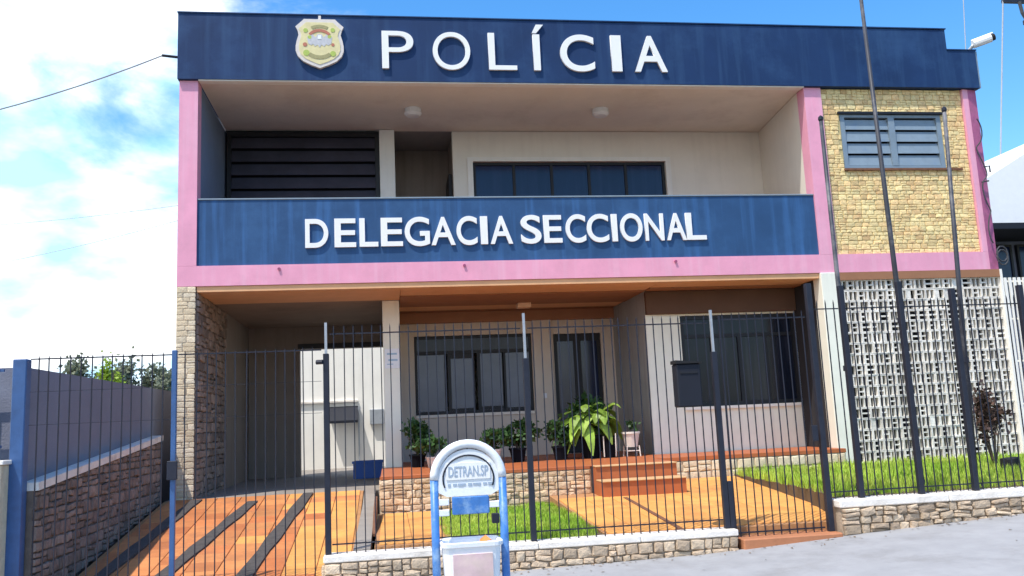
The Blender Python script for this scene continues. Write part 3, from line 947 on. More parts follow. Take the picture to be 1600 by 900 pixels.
for ch, a, b, dz in (('P', 3.03, 3.52, 0), ('O', 3.82, 4.41, 0), ('L', 4.70, 5.15, 0), ('\u00cd', 5.41, 5.60, .155), ('C', 5.86, 6.42, 0), ('I', 6.70, 6.87, 0), ('A', 7.08, 7.63, 0)):
    letter(ch, (a, b, 6.14 - (.01 if ch in 'OC' else 0), 6.755 + dz), -.061, fascia, .04, -.004 if ch in 'PLO' else .010)
PX = [('D', 1.83, 2.17), ('E', 2.26, 2.58), ('L', 2.63, 2.91), ('E', 2.95, 3.28), ('G', 3.31, 3.69), ('A', 3.71, 4.08), ('C', 4.10, 4.42),
      ('I', 4.47, 4.58), ('A', 4.62, 4.97), ('S', 5.10, 5.42), ('E', 5.46, 5.75), ('C', 5.81, 6.13), ('C', 6.15, 6.50), ('I', 6.55, 6.64),
      ('O', 6.69, 7.05), ('N', 7.09, 7.40), ('A', 7.44, 7.77), ('L', 7.77, 8.10)]
for ch, a, b in PX:
    zo = .035 * (a - 1.83) / 6.2
    letter(ch, (a, b, 3.335 + zo - (.008 if ch in 'GCSO' else 0), 3.775 + zo + (.008 if ch in 'GCSO' else 0)), .029, parapet, .035, .014)

# badge: bone-coloured rim, pale gold field, eagle-like grey centre
def shield(s, cx, cz):
    half = [(0, .40), (.235, .40), (.30, .335), (.365, .275), (.335, .22), (.318, .14), (.345, .05), (.362, -.04), (.362, -.12), (.33, -.205), (.25, -.285), (.13, -.345), (0, -.395)]
    pts = half + [(-x, z) for x, z in half[-2:0:-1]]
    return [(cx + x * s, cz + z * s) for x, z in pts]


bx, bzz = 2.085, 6.515
bd = MB().prism(shield(1.0, bx, bzz), 1, -.115, -.0605).build('badge', M['badge_rim'], fascia)
MB().prism(shield(.86, bx, bzz), 1, -.122, -.113).build('badge_field', M['badge_gold'], fascia)
def arc_band(cx, cz, r0, r1, a0, a1, y0, y1, n=14, sx=1.0):
    ps = [(cx + sx * r1 * math.cos(R(a0 + (a1 - a0) * k / n)), cz + r1 * math.sin(R(a0 + (a1 - a0) * k / n))) for k in range(n + 1)]
    ps += [(cx + sx * r0 * math.cos(R(a1 + (a0 - a1) * k / n)), cz + r0 * math.sin(R(a1 + (a0 - a1) * k / n))) for k in range(n + 1)]
    return MB().prism(ps, 1, y0, y1)
arc_band(bx, bzz + .02, .235, .285, 62, 118, -.127, -.121).build('badge_mark', M['badge_text'], fascia)
arc_band(bx, bzz + .02, .17, .215, 40, 140, -.128, -.121).build('badge_mark', M['badge_red'], fascia, )
arc_band(bx, bzz + .03, .225, .285, 232, 308, -.127, -.121).build('badge_mark', M['badge_text'], fascia)
for (dx, dz, r, k) in ((-.21, .21, .035, 'badge_green'), (.2, .22, .035, 'badge_green'), (-.2, -.155, .05, 'badge_green'), (.2, -.165, .045, 'badge_green'),
                       (-.22, -.02, .034, 'badge_red'), (.2, -.02, .026, 'badge_red'), (.15, .11, .03, 'badge_green'), (-.15, .1, .03, 'badge_green')):
    arc_band(bx + dx, bzz + dz, 0.001, r, 0, 360, -.127, -.121, 10).build('badge_mark', M[k], fascia)
eagle = [(x_, z_ if z_ > 0 else z_ * .55) for x_, z_ in [(-.19, .10), (-.12, .16), (-.06, .10), (-.03, .15), (.03, .15), (.06, .10), (.12, .16), (.19, .10), (.175, .0), (.13, -.06), (.10, -.02), (.07, -.09), (.03, -.04), (0, -.12), (-.03, -.04), (-.07, -.09), (-.10, -.02), (-.13, -.06), (-.175, .0)]]
MB().prism([(bx + x, bzz + z) for x, z in eagle], 1, -.126, -.1205).build('badge_emblem', M['badge_grey'], fascia)
MB().prism([(bx - .03, bzz + .07), (bx + .03, bzz + .07), (bx + .022, bzz + .13), (bx - .022, bzz + .13)], 1, -.130, -.1255).build('badge_mark', M['bin_white'], fascia)
MB().box(bx - .02, bx + .02, -.09, -.061, 6.90, 6.985).build('badge_hook', M['badge_rim'], fascia)

# lamps, camera, cable bracket, cables on the right corner
for i, (x, y) in enumerate(((3.53, 1.15), (6.78, 1.10))):
    lm = MB().lathe(x, y, [(.10, 5.949), (.14, 5.945), (.14, 5.90), (.15, 5.86), (.11, 5.82), (.03, 5.81)], 16).build(
        'ceiling_lamp', M['letter'], smooth=False)
    tag(lm, ('small round lamp on the balcony ceiling above the dark recess' if i == 0 else 'small round lamp on the balcony ceiling above the navy window'), 'lamp', 'lamps on the balcony ceiling')
ob = MB().bbox(5.28, 5.52, 1.85, 2.05, 2.60, 2.688, .01).build('porch_lamp', M['lamp_shade'])
tag(ob, 'square peach lamp on the brown porch ceiling', 'lamp')

cc_ = thing('security_camera', (13.15, -.05, 6.66), 'white security camera on the right end of the navy fascia', 'camera')
MB().tube([(13.12, -.02, 6.645), (13.16, -.06, 6.70), (13.22, -.09, 6.74)], .03, 8).build('bracket', M['galv'], cc_)
d = Vector((.9, -.35, .25)).normalized()
p0 = Vector((13.17, -.07, 6.73))
MB().tube([p0, p0 + d * .30], .075, 12).build('housing', M['bin_white'], cc_, smooth=False)
MB().tube([p0 + d * .301, p0 + d * .36], .06, 12).build('lens', M['black'], cc_)
MB().tube([p0 - d * .02 + Vector((0, 0, .07)), p0 + d * .34 + Vector((0, 0, .075))], .02, 6).build('sun_hood', M['bin_white'], cc_)

mb = MB()
pts = []
for k in range(40):
    t = k / 39
    pts.append((13.08 + .07 * math.sin(t * 19) * (1 - .4 * t), -.03 - .01 * math.cos(t * 13), 5.35 - 2.1 * t + .05 * math.cos(t * 23)))
mb.tube(pts, .011, 6)
mb.tube([(13.1, -.03, 4.55), (13.2, -.04, 4.56), (13.2, -.04, 4.45)], .014, 6)
mb.tube([(13.03, -.03, 4.28), (13.15, -.04, 4.30)], .014, 6)
for k in range(2):
    c = Vector((13.22, -.03, 2.98 + k * .06))
    mb.tube([c + Vector((.10 * math.cos(a / 10 * 2 * math.pi), -.01, .13 * math.sin(a / 10 * 2 * math.pi))) for a in range(11)], .013, 6, cap=False)
tag(mb.build('cable_coil', M['cable']), 'dark loose cables hanging down the magenta corner column', 'cable')

br = MB().tube([(-.02, 0.05, 6.33), (-.26, 0.0, 6.335)], .022, 8)
tag(br.build('cable_bracket', M['iron']), 'short dark bracket holding the wire at the left end of the fascia', 'bracket')


def wire(a, b, sag, r, label, m_='cable', n=18):
    a, b = Vector(a), Vector(b)
    ps = [a.lerp(b, k / n) - Vector((0, 0, sag * 4 * (k / n) * (1 - k / n))) for k in range(n + 1)]
    return tag(MB().tube(ps, r, 5).build('overhead_wire', M[m_]), label, 'wire', 'wires strung from the building to the left')


wire((-.26, 0, 6.33), (-7.0, -1.0, 4.35), .42, .010, 'thick sagging wire from the bracket at the left end of the navy fascia', 'wire_mid')
wire((-.02, .1, 4.03), (-9.0, 4.0, 4.7), .2, .005, 'upper of two thin pale wires leaving the pink column', 'wire_pale')
wire((-.02, .1, 3.80), (-8.0, 4.0, 3.5), .2, .005, 'lower of two thin pale wires leaving the pink column', 'wire_pale')


# ================================================================== LEFT BOUNDARY: retaining wall + neighbour's wall
def cop(y):
    return .27 + (y + 4.6) * .086


rw = thing('retaining_wall', (-.3, -2.2, -.9), 'brown rubble stone retaining wall with pale sloping coping beside the ramp', 'wall')
mb = MB().prism([(-4.42, -1.5), (-.003, -1.5), (-.003, cop(0) - .075), (-4.42, cop(-4.42) - .075)], 0, -.30, -.20)
rwb = mb.build('wall_core', M['mortar_brown'], rw)
mb = MB().prism([(-4.43, cop(-4.43) - .073), (-.003, cop(0) - .073), (-.003, cop(0)), (-4.43, cop(-4.43))], 0, -.303, -.15)
mb.build('coping', M['coping'], rw)
stone_face(rwb, (-.198, -4.42, -.95), (0, 1), 4.41, 1.62, (.08, .16), (.10, .27), M['stone_wall'], .03, seed=51,
           top=lambda u: cop(-4.42 + u) - .085 + .95, bottom=lambda u: ramp_z(-4.42 + u) + .95 - .03, tilt=.12, jit=.4)
mb = MB().box(-.55, -.306, -4.42, 9.0, -1.5, 1.335)
tag(mb.build('neighbour_wall', M['neighbour']), "tall blank grey blue boundary wall rising behind the stone retaining wall", 'wall')

mb = MB().bbox(-1.6, -.36, -4.72, -4.45, -1.3, .46, .01)
pl = thing('gate_pillar', (-.7, -4.6, -.9), 'low cream painted wall pillar at the left end of the fence', 'pillar')
mb.build('body', M['stone_cream'], pl)
MB().bbox(-1.62, -.335, -4.74, -4.43, .462, .50, .006).build('cap', M['coping'], pl)

# ================================================================== FENCES AND GATES
BAR = .0048
bar_cache = {}


def bar_mesh(h, mt, r=BAR, tip=True):
    k = (round(h, 3), mt.name, r)
    if k not in bar_cache:
        mb = MB()
        mb.box(-r, r, -r, r, 0, h)
        if tip:
            mb.add([(-r, -r, h), (r, -r, h), (r, r, h), (-r, r, h), (0, 0, h + .04)], [(0, 1, 4), (1, 2, 4), (2, 3, 4), (3, 0, 4)])
        bar_cache[k] = mb.mesh('bar', [mt], (0, 0, 0))
    return bar_cache[k]


FY = -4.50
rb = random.Random(3)


def bars(parent, x0, x1, z0, z1, sp=.0875, y=FY, mt='iron'):
    n = max(1, int(round((x1 - x0) / sp)))
    me = bar_mesh(z1 - z0, M[mt])
    for k in range(n):
        x = x0 + (x1 - x0) * (k + .5) / n
        place('bar', me, (x + rb.uniform(-.004, .004), y, z0), parent, rot=(rb.uniform(-.004, .004), rb.uniform(-.004, .004), 0))


def rails(parent, x0, x1, zs, y=FY, r=.006, mt='iron', name='rail'):
    for z in zs:
        MB().box(x0, x1, y + BAR + .001, y + BAR + .001 + 2 * r, z - r, z + r).build(name, M[mt], parent)


def post(parent, x, z0, z1, w=.05, mt='iron', y=FY, top=None, name='post'):
    MB().bbox(x - w / 2, x + w / 2, y - w / 2, y + w / 2, z0, z1, .004).build(name, M[mt], parent)
    if top:
        MB().box(x - .012, x + .012, y - .012, y + .012, z1 + .001, top).build('post_rod', M['galv'], parent)


# left fence stub on the cream pillar
f0 = thing('side_fence', (-.9, FY, .5), 'short blue railing standing on the cream wall left of the gate', 'fence')
bars(f0, -1.6, -.43, .503, 1.36, .1, y=-4.58, mt='iron_blue')
rails(f0, -1.6, -.43, (.62, 1.30), y=-4.58, r=.012, mt='iron_blue')
gp = MB().bbox(-.365, -.245, -4.56, -4.44, -1.1, 1.40, .008).build('gate_post', M['iron_blue'])
tag(gp, 'thick blue steel gate post between the cream pillar and the driveway gate', 'post')
mbx = thing('meter_box', (-.62, -4.66, .85), 'dark navy metal box fixed to the short railing above the cream wall', 'meter box')
MB().bbox(-.80, -.50, -4.70, -4.595, .62, 1.12, .01).build('case', M['navy_metal'], mbx)
MB().bbox(-.545, -.515, -4.715, -4.701, .82, .94, .003).build('latch', M['bin_white'], mbx)

for i, (a, b, lab) in enumerate(((-.235, 1.0, 'left leaf of the barred driveway gate, next to the thick blue post'),
                                 (1.06, 2.375, 'right leaf of the barred driveway gate, in front of the carport opening'))):
    g = thing('driveway_gate', ((a + b) / 2, FY, -.75), lab, 'gate', 'leaves of the driveway gate')
    z0 = -.74
    bars(g, a + .03, b - .03, z0, 1.40, .0875)
    rails(g, a, b, (1.40, -.70), r=.006)
    rails(g, a, b, (1.10, .80), r=.0018)
    if i == 0:
        post(g, 1.03, z0, 1.44, .045, 'iron_blue', name='meeting_stile')
        MB().bbox(.985, 1.075, -4.56, -4.528, .25, .42, .004).build('lock_case', M['iron'], g)
    else:
        MB().tube([(2.33, -4.52, 1.28), (2.39, -4.54, 1.28)], .022, 8).build('hinge', M['iron'], g)

ff_ = thing('front_fence', (4.35, FY, -.5), 'dark barred fence on the low stone wall between driveway gate and foot gate', 'fence')
for x, top in ((2.42, 1.66), (4.355, 1.70), (6.305, 1.68)):
    post(ff_, x, -.505, 1.36 if x < 3 else 1.25, .055, 'iron', top=top)
MB().bbox(6.335, 6.385, -4.53, -4.47, -.505, -.05, .004).build('stop_post', M['iron'], ff_)
for a, b in ((2.455, 4.32), (4.39, 6.27)):
    bars(ff_, a, b, -.505, 1.60, .0875)
    rails(ff_, a, b, (1.55, -.42), r=.006)
fg = thing('foot_gate', (6.85, FY, -.55), 'narrow barred foot gate above the terracotta threshold', 'gate')
bars(fg, 6.40, 7.34, -.60, 1.62, .0875)
rails(fg, 6.40, 7.34, (1.58, -.56), r=.007)
MB().box(6.385, 6.40, FY - .01, FY + .01, -.60, 1.62).build('stile', M['iron'], fg)
MB().bbox(7.27, 7.335, -4.55, -4.52, .30, .46, .004).build('lock_case', M['iron'], fg)

fr_ = thing('planter_fence', (9.0, FY, -.3), 'dark barred fence on the raised planter wall before the breeze-block screen', 'fence')
post(fr_, 7.395, -.60, 1.93, .06, 'iron')
for x, z0, z1 in ((7.76, -.29, 1.90), (8.425, -.29, 1.93), (9.04, -.29, 1.84), (9.85, -.29, 1.86), (10.7, -.29, 1.88)):
    post(fr_, x, z0, z1, .056, 'iron')
for a, b in ((7.43, 7.72), (7.80, 8.39), (8.46, 9.0), (9.08, 9.81), (9.89, 10.66)):
    bars(fr_, a, b, -.285, 1.72, .0875)
    rails(fr_, a, b, (1.66, -.22), r=.006)

# low stone wall under the front fence; planter wall; threshold
lwt = thing('low_front_wall', (4.4, -4.5, -.75), 'low stone kerb wall with pale coping under the middle fence', 'wall')
core = MB().box(2.39, 6.36, -4.59, -4.37, -1.2, -.57).build('wall_core', M['mortar_dark'], lwt)
for a, b in ((2.38, 3.38), (3.385, 4.38), (4.385, 5.38), (5.385, 6.37)):
    MB().bbox(a, b, -4.62, -4.365, -.568, -.507, .008).build('coping', M['coping'], lwt)
stone_face(core, (2.39, -4.592, -.90), (1, 0), 3.97, .325, (.055, .115), (.07, .18), M['stone_kerb'], .04, seed=61, tilt=.2, jit=.35, gap=.003)
stone_face(core, (2.388, -4.37, -.90), (0, -1), .20, .30, (.08, .15), (.08, .2), M['stone_kerb'], .03, seed=63)
pw = thing('planter_wall', (10.5, -4.5, -.6), 'raised stone planter wall with thick pale coping along the rising pavement', 'wall')
core = MB().box(7.47, 15.0, -4.59, -4.37, -1.2, -.37).build('wall_core', M['mortar_dark'], pw)
xx = 7.45
while xx < 15:
    MB().bbox(xx, xx + 1.195, -4.63, -4.365, -.368, -.292, .01).build('coping', M['coping'], pw)
    xx += 1.2
stone_face(core, (7.47, -4.592, -.76), (1, 0), 4.6, .385, (.06, .13), (.08, .22), M['stone_kerb'], .045, seed=62, tilt=.2, jit=.35, gap=.003)
th = MB().bbox(6.40, 7.44, -4.66, -4.366, -.80, -.60, .012).build('threshold', M['terracotta'])
tag(th, 'worn terracotta threshold step under the foot gate', 'step')
MB().box(2.3, 2.39, -4.6, -4.3, -1.2, -.60)

# flag poles in the planter
for i, (a, b, r0, r1, lab) in enumerate((((8.03, -4.0, -.35), (8.02, -4.0, 3.90), .030, .022, 'shortest of the three grey poles, in front of the pink column'),
                                         ((8.76, -4.0, -.35), (8.69, -4.0, 5.45), .034, .022, 'tallest grey pole, reaching above the roof in front of the metal window'),
                                         ((9.40, -4.0, -.35), (9.59, -4.0, 4.02), .034, .022, 'rightmost grey pole, crossing the right end of the metal window'))):
    p = thing('flagpole', a, lab, 'pole', 'poles standing in the planter')
    MB().tube([a, Vector(a).lerp(Vector(b), .5), b], r0, 10, r1).build('shaft', M['pole'], p, smooth=True)
    MB().lathe(b[0], b[1], [(.02, b[2]), (.03, b[2] + .02), (.028, b[2] + .05), (.008, b[2] + .07)], 10).build('finial', M['iron'], p)
    MB().lathe(a[0], a[1], [(.075, a[2] - .05), (.075, a[2] + .06), (.045, a[2] + .10), (.036, a[2] + .16)], 12).build('foot', M['iron'], p)
    q = Vector(a).lerp(Vector(b), .33)
    MB().tube([q - Vector((0, 0, .03)), q + Vector((0, 0, .03))], .042, 10).build('collar', M['iron'], p)

# ================================================================== GRASS
def grass(name, n, fx, fz, h, seed, label):
    r = np.random.default_rng(seed)
    vs, fs = [], []
    k = 0
    while k < n:
        x, y = fx(r)
        q = math.sin(x * 5.1 + 1.7 * math.sin(y * 3.3)) * math.sin(y * 4.3 + 1.3 * math.sin(x * 2.9)) + .5 * math.sin(x * 13 + y * 9)
        if r.uniform(-1.6, 1.1) > q + .9:
            continue
        z = fz(x, y)
        hh = h * r.uniform(.35, 1.15) * (1.0 + .22 * q)
        a = r.uniform(0, 6.28)
        le = r.uniform(.1, .55) * hh
        dx, dy = math.cos(a), math.sin(a)
        wv = r.uniform(.004, .008)
        px, py = -dy * wv, dx * wv
        o = len(vs)
        vs += [(x - px, y - py, z), (x + px, y + py, z), (x + dx * le * .4 - px * .7, y + dy * le * .4 - py * .7, z + hh * .6),
               (x + dx * le * .4 + px * .7, y + dy * le * .4 + py * .7, z + hh * .6), (x + dx * le, y + dy * le, z + hh)]
        fs += [(o, o + 1, o + 3, o + 2), (o + 2, o + 3, o + 4)]
        k += 1
    me = bpy.data.meshes.new(name)
    me.from_pydata(vs, [], fs)
    me.materials.append(M['grass'])
    me.update()
    return place(name, me, (0, 0, 0), None, kind='stuff', label=label, category='grass')


def lawn_pt(r):
    while True:
        x, y = r.uniform(3.55, 5.32), r.uniform(-4.40, -1.26)
        if x < 5.27 - (-1.26 - y) * .075 + .03 * math.sin(y * 9):
            return x, y


def plant_pt(r):
    while True:
        x, y = r.uniform(7.52, 13.5), r.uniform(-4.3, -.1)
        if x < planter_edge(y) + .03 * math.sin(y * 11) - .02:
            continue
        if y < -3.6 and r.random() < .4:
            continue
        return x, y


grass('grass', 26000, lawn_pt, lambda x, y: -.527, .085, 1, 'bright green lawn patch between garden path and entrance walkway')
grass('grass', 30000, plant_pt, lambda x, y: -.297, .115, 2, 'tall bright grass in the raised planter before the breeze-block screen')

# ================================================================== PLANTS ON THE PORCH
def pot(parent, x, y, z, r, h, mt, name='pot'):
    return MB().lathe(x, y, [(r * .68, z), (r * .95, z + h * .86), (r * 1.06, z + h * .87), (r * 1.06, z + h), (r * .9, z + h), (r * .88, z + h * .9)], 14).build(name, M[mt], parent, smooth=False)


def foliage(parent, c, rad, n, ls, mt, seed, name='foliage', clumps=9):
    r = random.Random(seed)
    cl = []
    for k in range(clumps):
        v = Vector((r.gauss(0, 1), r.gauss(0, 1), r.gauss(0, 1))).normalized() * r.uniform(.35, .95)
        cl.append(Vector((v.x * rad[0], v.y * rad[1], v.z * rad[2])))
    mb = MB()
    for k in range(n):
        q = r.choice(cl)
        s = r.uniform(.22, .5)
        p = Vector(c) + q + Vector((r.gauss(0, .5) * rad[0] * s, r.gauss(0, .5) * rad[1] * s, r.gauss(0, .5) * rad[2] * s))
        d = Vector((r.gauss(0, 1), r.gauss(0, 1), r.gauss(.2, .8))).normalized()
        a = d.orthogonal().normalized()
        a.rotate(Quaternion(d, r.uniform(0, 6.28)))
        l_ = ls * r.uniform(.6, 1.3)
        wv = l_ * .32
        mb.add([p, p + d * l_ * .5 + a * wv, p + d * l_, p + d * l_ * .5 - a * wv], [(0, 1, 2), (0, 2, 3)])
    return mb.build(name, M[mt], parent)


def bush(x, y, z, r, h, ph, pr, seed, label, potm='pot_black', n=420, ls=.085):
    t = thing('potted_bush', (x, y, z), label, 'potted plant', 'potted plants on the porch')
    pot(t, x, y, z, pr, ph, potm)
    mb = MB()
    rr = random.Random(seed)
    for k in range(5):
        mb.tube([(x, y, z + ph * .9), (x + rr.uniform(-r, r) * .6, y + rr.uniform(-.1, .1), z + ph + h * .55)], .008, 5, .004)
    mb.build('stem', M['bark'], t)
    foliage(t, (x, y, z + ph + h * .48), (r, r * .8, h * .48), n, ls, 'leaf_dark', seed)
    return t


bush(3.44, .85, 0, .27, .50, .2, .13, 71, 'dark bushy plant in black pot beside the white column', n=1000)
bush(3.66, .55, 0, .22, .30, .16, .11, 72, 'low dark plant in small white pot, second from the white column', 'pot_white', 600)
bush(4.62, .8, 0, .28, .36, .22, .13, 73, 'dark leafy plant in white pot behind the arched stand', 'pot_white', 900)
bush(5.02, .85, 0, .32, .40, .22, .14, 74, 'wide dark green bush in black pot in front of the window', n=1100)
bush(5.70, .8, 0, .26, .38, .22, .14, 75, 'compact dark bush in black pot left of the large fern', n=900)

fern = thing('potted_fern', (6.22, .8, 0), 'large bright green plant with drooping fronds in a black pot before the door', 'potted plant', 'potted plants on the porch')
pot(fern, 6.2, .8, 0, .18, .36, 'pot_black')
MB().tube([(6.2, .8, .3), (6.22, .8, .62)], .03, 7, .02).build('stem', M['bark'], fern)
rr = random.Random(77)
for k in range(76):
    a = k * 2.399
    el = rr.uniform(.15, 1.3)
    ln = rr.uniform(.34, .68)
    base = Vector((6.22 + rr.uniform(-.24, .22), .8 + rr.uniform(-.06, .06), .66 + rr.uniform(-.14, .10)))
    hd = Vector((math.cos(a), math.sin(a) * .8, 0))
    pts = []
    for s in range(7):
        t = s / 6
        pts.append(base + hd * (ln * t * (1 - .25 * t) * (.55 + .45 * math.cos(el))) + Vector((0, 0, ln * (math.sin(el) * t * 1.0 - (.55 + .5 * math.cos(el)) * t * t))))
    side = Vector((-hd.y, hd.x, 0)).normalized()
    mb = MB()
    vs, fs = [], []
    for s, p in enumerate(pts):
        t = s / 6
        wv = .10 * math.sin(math.pi * min(1, t * .86 + .12)) ** .8
        vs += [p - side * wv - Vector((0, 0, wv * .35)), p, p + side * wv - Vector((0, 0, wv * .35))]
    for s in range(6):
        o = s * 3
        fs += [(o, o + 1, o + 4, o + 3), (o + 1, o + 2, o + 5, o + 4)]
    mb.add(vs, fs)
    mb.build('leaf', M['leaf_bright'], fern)
foliage(fern, (6.22, .9, .70), (.46, .3, .22), 420, .14, 'leaf_dark', 78)

pb = thing('black_flower_pot', (6.42, .7, 0), 'black plant pot with pale support sticks right of the fern', 'pot')
pot(pb, 6.46, .72, 0, .14, .34, 'pot_black')
MB().tube([(6.36, .6, .02), (6.36, .6, .34)], .01, 6).tube([(6.55, .6, .02), (6.56, .6, .38)], .01, 6).build('stick', M['pot_white'], pb)
wp = thing('white_flower_pot', (6.85, .75, 0), 'white plant pot on a pale wire stand beside the bay corner', 'pot')
pot(wp, 6.85, .75, .15, .145, .24, 'pot_white')
for dx, dy in ((-.1, -.1), (.1, -.1), (-.1, .1), (.1, .1)):
    MB().tube([(6.85 + dx * 1.1, .75 + dy * 1.1, .002), (6.85 + dx, .75 + dy, .17)], .01, 6).build('leg', M['pot_white'], wp)
MB().tube([(6.75, .65, .09), (6.95, .65, .09), (6.95, .85, .09), (6.75, .85, .09)], .008, 6).build('brace', M['pot_white'], wp)
foliage(wp, (6.85, .75, .47), (.12, .12, .1), 70, .07, 'leaf_dark', 79)

cr_ = thing('blue_crate', (2.6, 3.2, -.25), 'blue plastic crate on the carport floor beside the white column', 'crate')
mb = MB()
x0, x1, y0, y1 = 2.36, 2.88, 3.0, 3.34
mb.box(x0, x1, y0, y1, -.248, -.22); mb.box(x0, x1, y0, y0 + .02, -.22, .06); mb.box(x0, x1, y1 - .02, y1, -.22, .06)
mb.box(x0, x0 + .02, y0 + .02, y1 - .02, -.22, .06); mb.box(x1 - .02, x1, y0 + .02, y1 - .02, -.22, .06)
mb.build('body', M['plastic_blue'], cr_)
mb = MB()
wall_x(mb, x0 - .02, x1 + .02, .02, .062, y0 - .02, y0 - .001)
mb.build('rim', M['plastic_blue'], cr_)

nt_ = thing('notice_sheet', (3.08, 1.28, 1.75), 'pale paper notice with blue print on the white column', 'notice')
MB().box(2.965, 3.20, 1.290, 1.297, 1.58, 1.90).build('sheet', M['paper'], nt_)
MB().box(3.0, 3.16, 1.286, 1.289, 1.80, 1.83).box(3.02, 3.17, 1.286, 1.289, 1.70, 1.73).box(3.0, 3.10, 1.286, 1.289, 1.64, 1.655).build('print', M['paper_ink'], nt_)

# black box hanging on the fence
bbx = thing('letterbox', (5.97, -4.6, .69), 'black metal letterbox hung on the fence bars before the right window', 'letterbox')
MB().bbox(5.845, 6.095, -4.66, -4.512, .70, 1.13, .012).build('case', M['navy_metal'], bbx)
MB().prism([(5.835, 1.131), (6.105, 1.131), (6.105, 1.145), (5.835, 1.165)], 1, -4.68, -4.512).build('lid', M['black'], bbx)
MB().bbox(5.88, 6.06, -4.668, -4.661, 1.03, 1.05, .002).build('slot', M['frame'], bbx)

# ================================================================== ARCHED STAND ON THE PAVEMENT
sx, sy = 3.525, -7.0
gs_ = gz(3.5) + (sy + 4.65) * .02
st = thing('litter_stand', (sx, sy, gs_), 'blue and white arched steel stand with round white plate and hanging bin on the pavement', 'litter stand')
W = .232
zs = .27
arch = [(sx - W * math.cos(R(a)), sy, zs + W * math.sin(R(a)) * 1.0) for a in range(0, 181, 10)]
MB().tube(arch, .030, 10).build('arch', M['bin_white'], st, smooth=True)
for s in (-1, 1):
    MB().tube([(sx + s * W, sy, zs - .001), (sx + s * W, sy, gs_ + .01)], .028, 10).build('leg', M['bin_blue'], st, smooth=True)
    MB().lathe(sx + s * W, sy, [(.06, gs_), (.06, gs_ + .012), (.03, gs_ + .014)], 12).build('foot_plate', M['bin_blue'], st)
# plate: round-headed board
ps = [(sx - .205 * math.cos(R(a)), zs + .195 * math.sin(R(a))) for a in range(0, 181, 12)]
ps += [(sx + .205, .185), (sx + .15, .155), (sx - .15, .155), (sx - .205, .185)]
plate = MB().prism(ps, 1, sy - .012, sy + .012).build('plate', M['bin_white'], st)
ps = []
for k in range(25):
    a = R(-20 + 220 * k / 24)
    ps.append((sx - .172 * math.cos(a), sy - .016, zs + .155 * math.sin(a)))
MB().tube(ps, .006, 6).build('plate_outline', M['iron'], plate)
MB().box(sx - .150, sx + .150, sy - .019, sy - .0125, .265, .375).build('text_panel', M['letter'], plate)


def flat_text(body, x0, x1, z0, z1, y, parent, mt):
    cu = bpy.data.curves.new('glyph', 'FONT')
    cu.body = body; cu.size = 1; cu.extrude = .3; cu.offset = .012; cu.resolution_u = 3
    ob = bpy.data.objects.new('glyph', cu); COL.objects.link(ob)
    dg = bpy.context.evaluated_depsgraph_get()
    me = bpy.data.meshes.new_from_object(ob.evaluated_get(dg))
    bpy.data.objects.remove(ob); bpy.data.curves.remove(cu)
    co = np.empty(len(me.vertices) * 3); me.vertices.foreach_get('co', co); co = co.reshape(-1, 3)
    mn, mxx = co.min(0), co.max(0)
    q = np.empty_like(co)
    q[:, 0] = ((co[:, 0] - mn[0]) / (mxx[0] - mn[0]) - .5) * (x1 - x0)
    q[:, 2] = ((co[:, 1] - mn[1]) / (mxx[1] - mn[1]) - .5) * (z1 - z0)
    q[:, 1] = -(co[:, 2] - mn[2]) / (mxx[2] - mn[2]) * .003
    me.vertices.foreach_set('co', q.ravel()); me.materials.clear(); me.materials.append(mt); me.update(); me.name = 'lettering'
    return place('lettering', me, ((x0 + x1) / 2, y, (z0 + z1) / 2), parent)


flat_text('DETRAN.SP', sx - .135, sx + .135, .285, .355, sy - .0192, plate, M['ink'])
mb = MB()
for k in range(9):
    x = sx - .14 + k * .034
    mb.box(x, x + .018 + .008 * (k % 3), sy - .0165, sy - .0121, .222 + .004 * (k % 2), .240)
mb.build('small_print', M['ink'], plate)
MB().bbox(sx - .115, sx + .135, sy - .02, sy + .02, .035, .152, .006).build('cross_panel', M['plastic_blue'] if False else M['bin_blue'], st)
for s, z in ((-1, .12), (-1, .05), (1, .09)):
    MB().bbox(sx + s * .17 - .035, sx + s * .17 + .035, sy - .015, sy + .015, z - .02, z + .022, .004).build('hinge', M['bin_white'], st)
MB().bbox(sx + .15, sx + .20, sy - .02, sy + .02, -.035, .03, .004).build('latch', M['iron'], st)
bn = MB()
b0 = gs_ + .16


def round_ring(hx, hy, z, cr, n=5):
    ps = []
    for qx, qy, a0 in ((1, 1, 0), (-1, 1, 90), (-1, -1, 180), (1, -1, 270)):
        for k in range(n):
            a = R(a0 + 90 * k / (n - 1))
            ps.append((sx + qx * (hx - cr) + cr * math.cos(a), sy + qy * (hy - cr) + cr * math.sin(a), z))
    return ps


rings = [round_ring(.13, .09, b0, .05), round_ring(.165, .12, b0 + .04, .06), round_ring(.192, .148, -.165, .06), round_ring(.205, .16, -.16, .06),
         round_ring(.207, .162, -.135, .06), round_ring(.192, .147, -.13, .06), round_ring(.18, .135, -.145, .06), round_ring(.172, .128, -.22, .055)]
nn = len(rings[0])
fs_ = [tuple(range(nn - 1, -1, -1)), tuple(range((len(rings) - 1) * nn, len(rings) * nn))]
for i in range(len(rings) - 1):
    for j in range(nn):
        fs_.append((i * nn + j, i * nn + (j + 1) % nn, (i + 1) * nn + (j + 1) % nn, (i + 1) * nn + j))
bn.add([p for rg in rings for p in rg], fs_)
bno = bn.build('bin', M['bin_white'], st)
MB().prism([(sy - .158, -.205), (sy - .140, -.205), (sy - .128, -.44), (sy - .146, -.44)], 0, sx - .13, sx + .13).build('printed_card', M['bin_print'], bno)
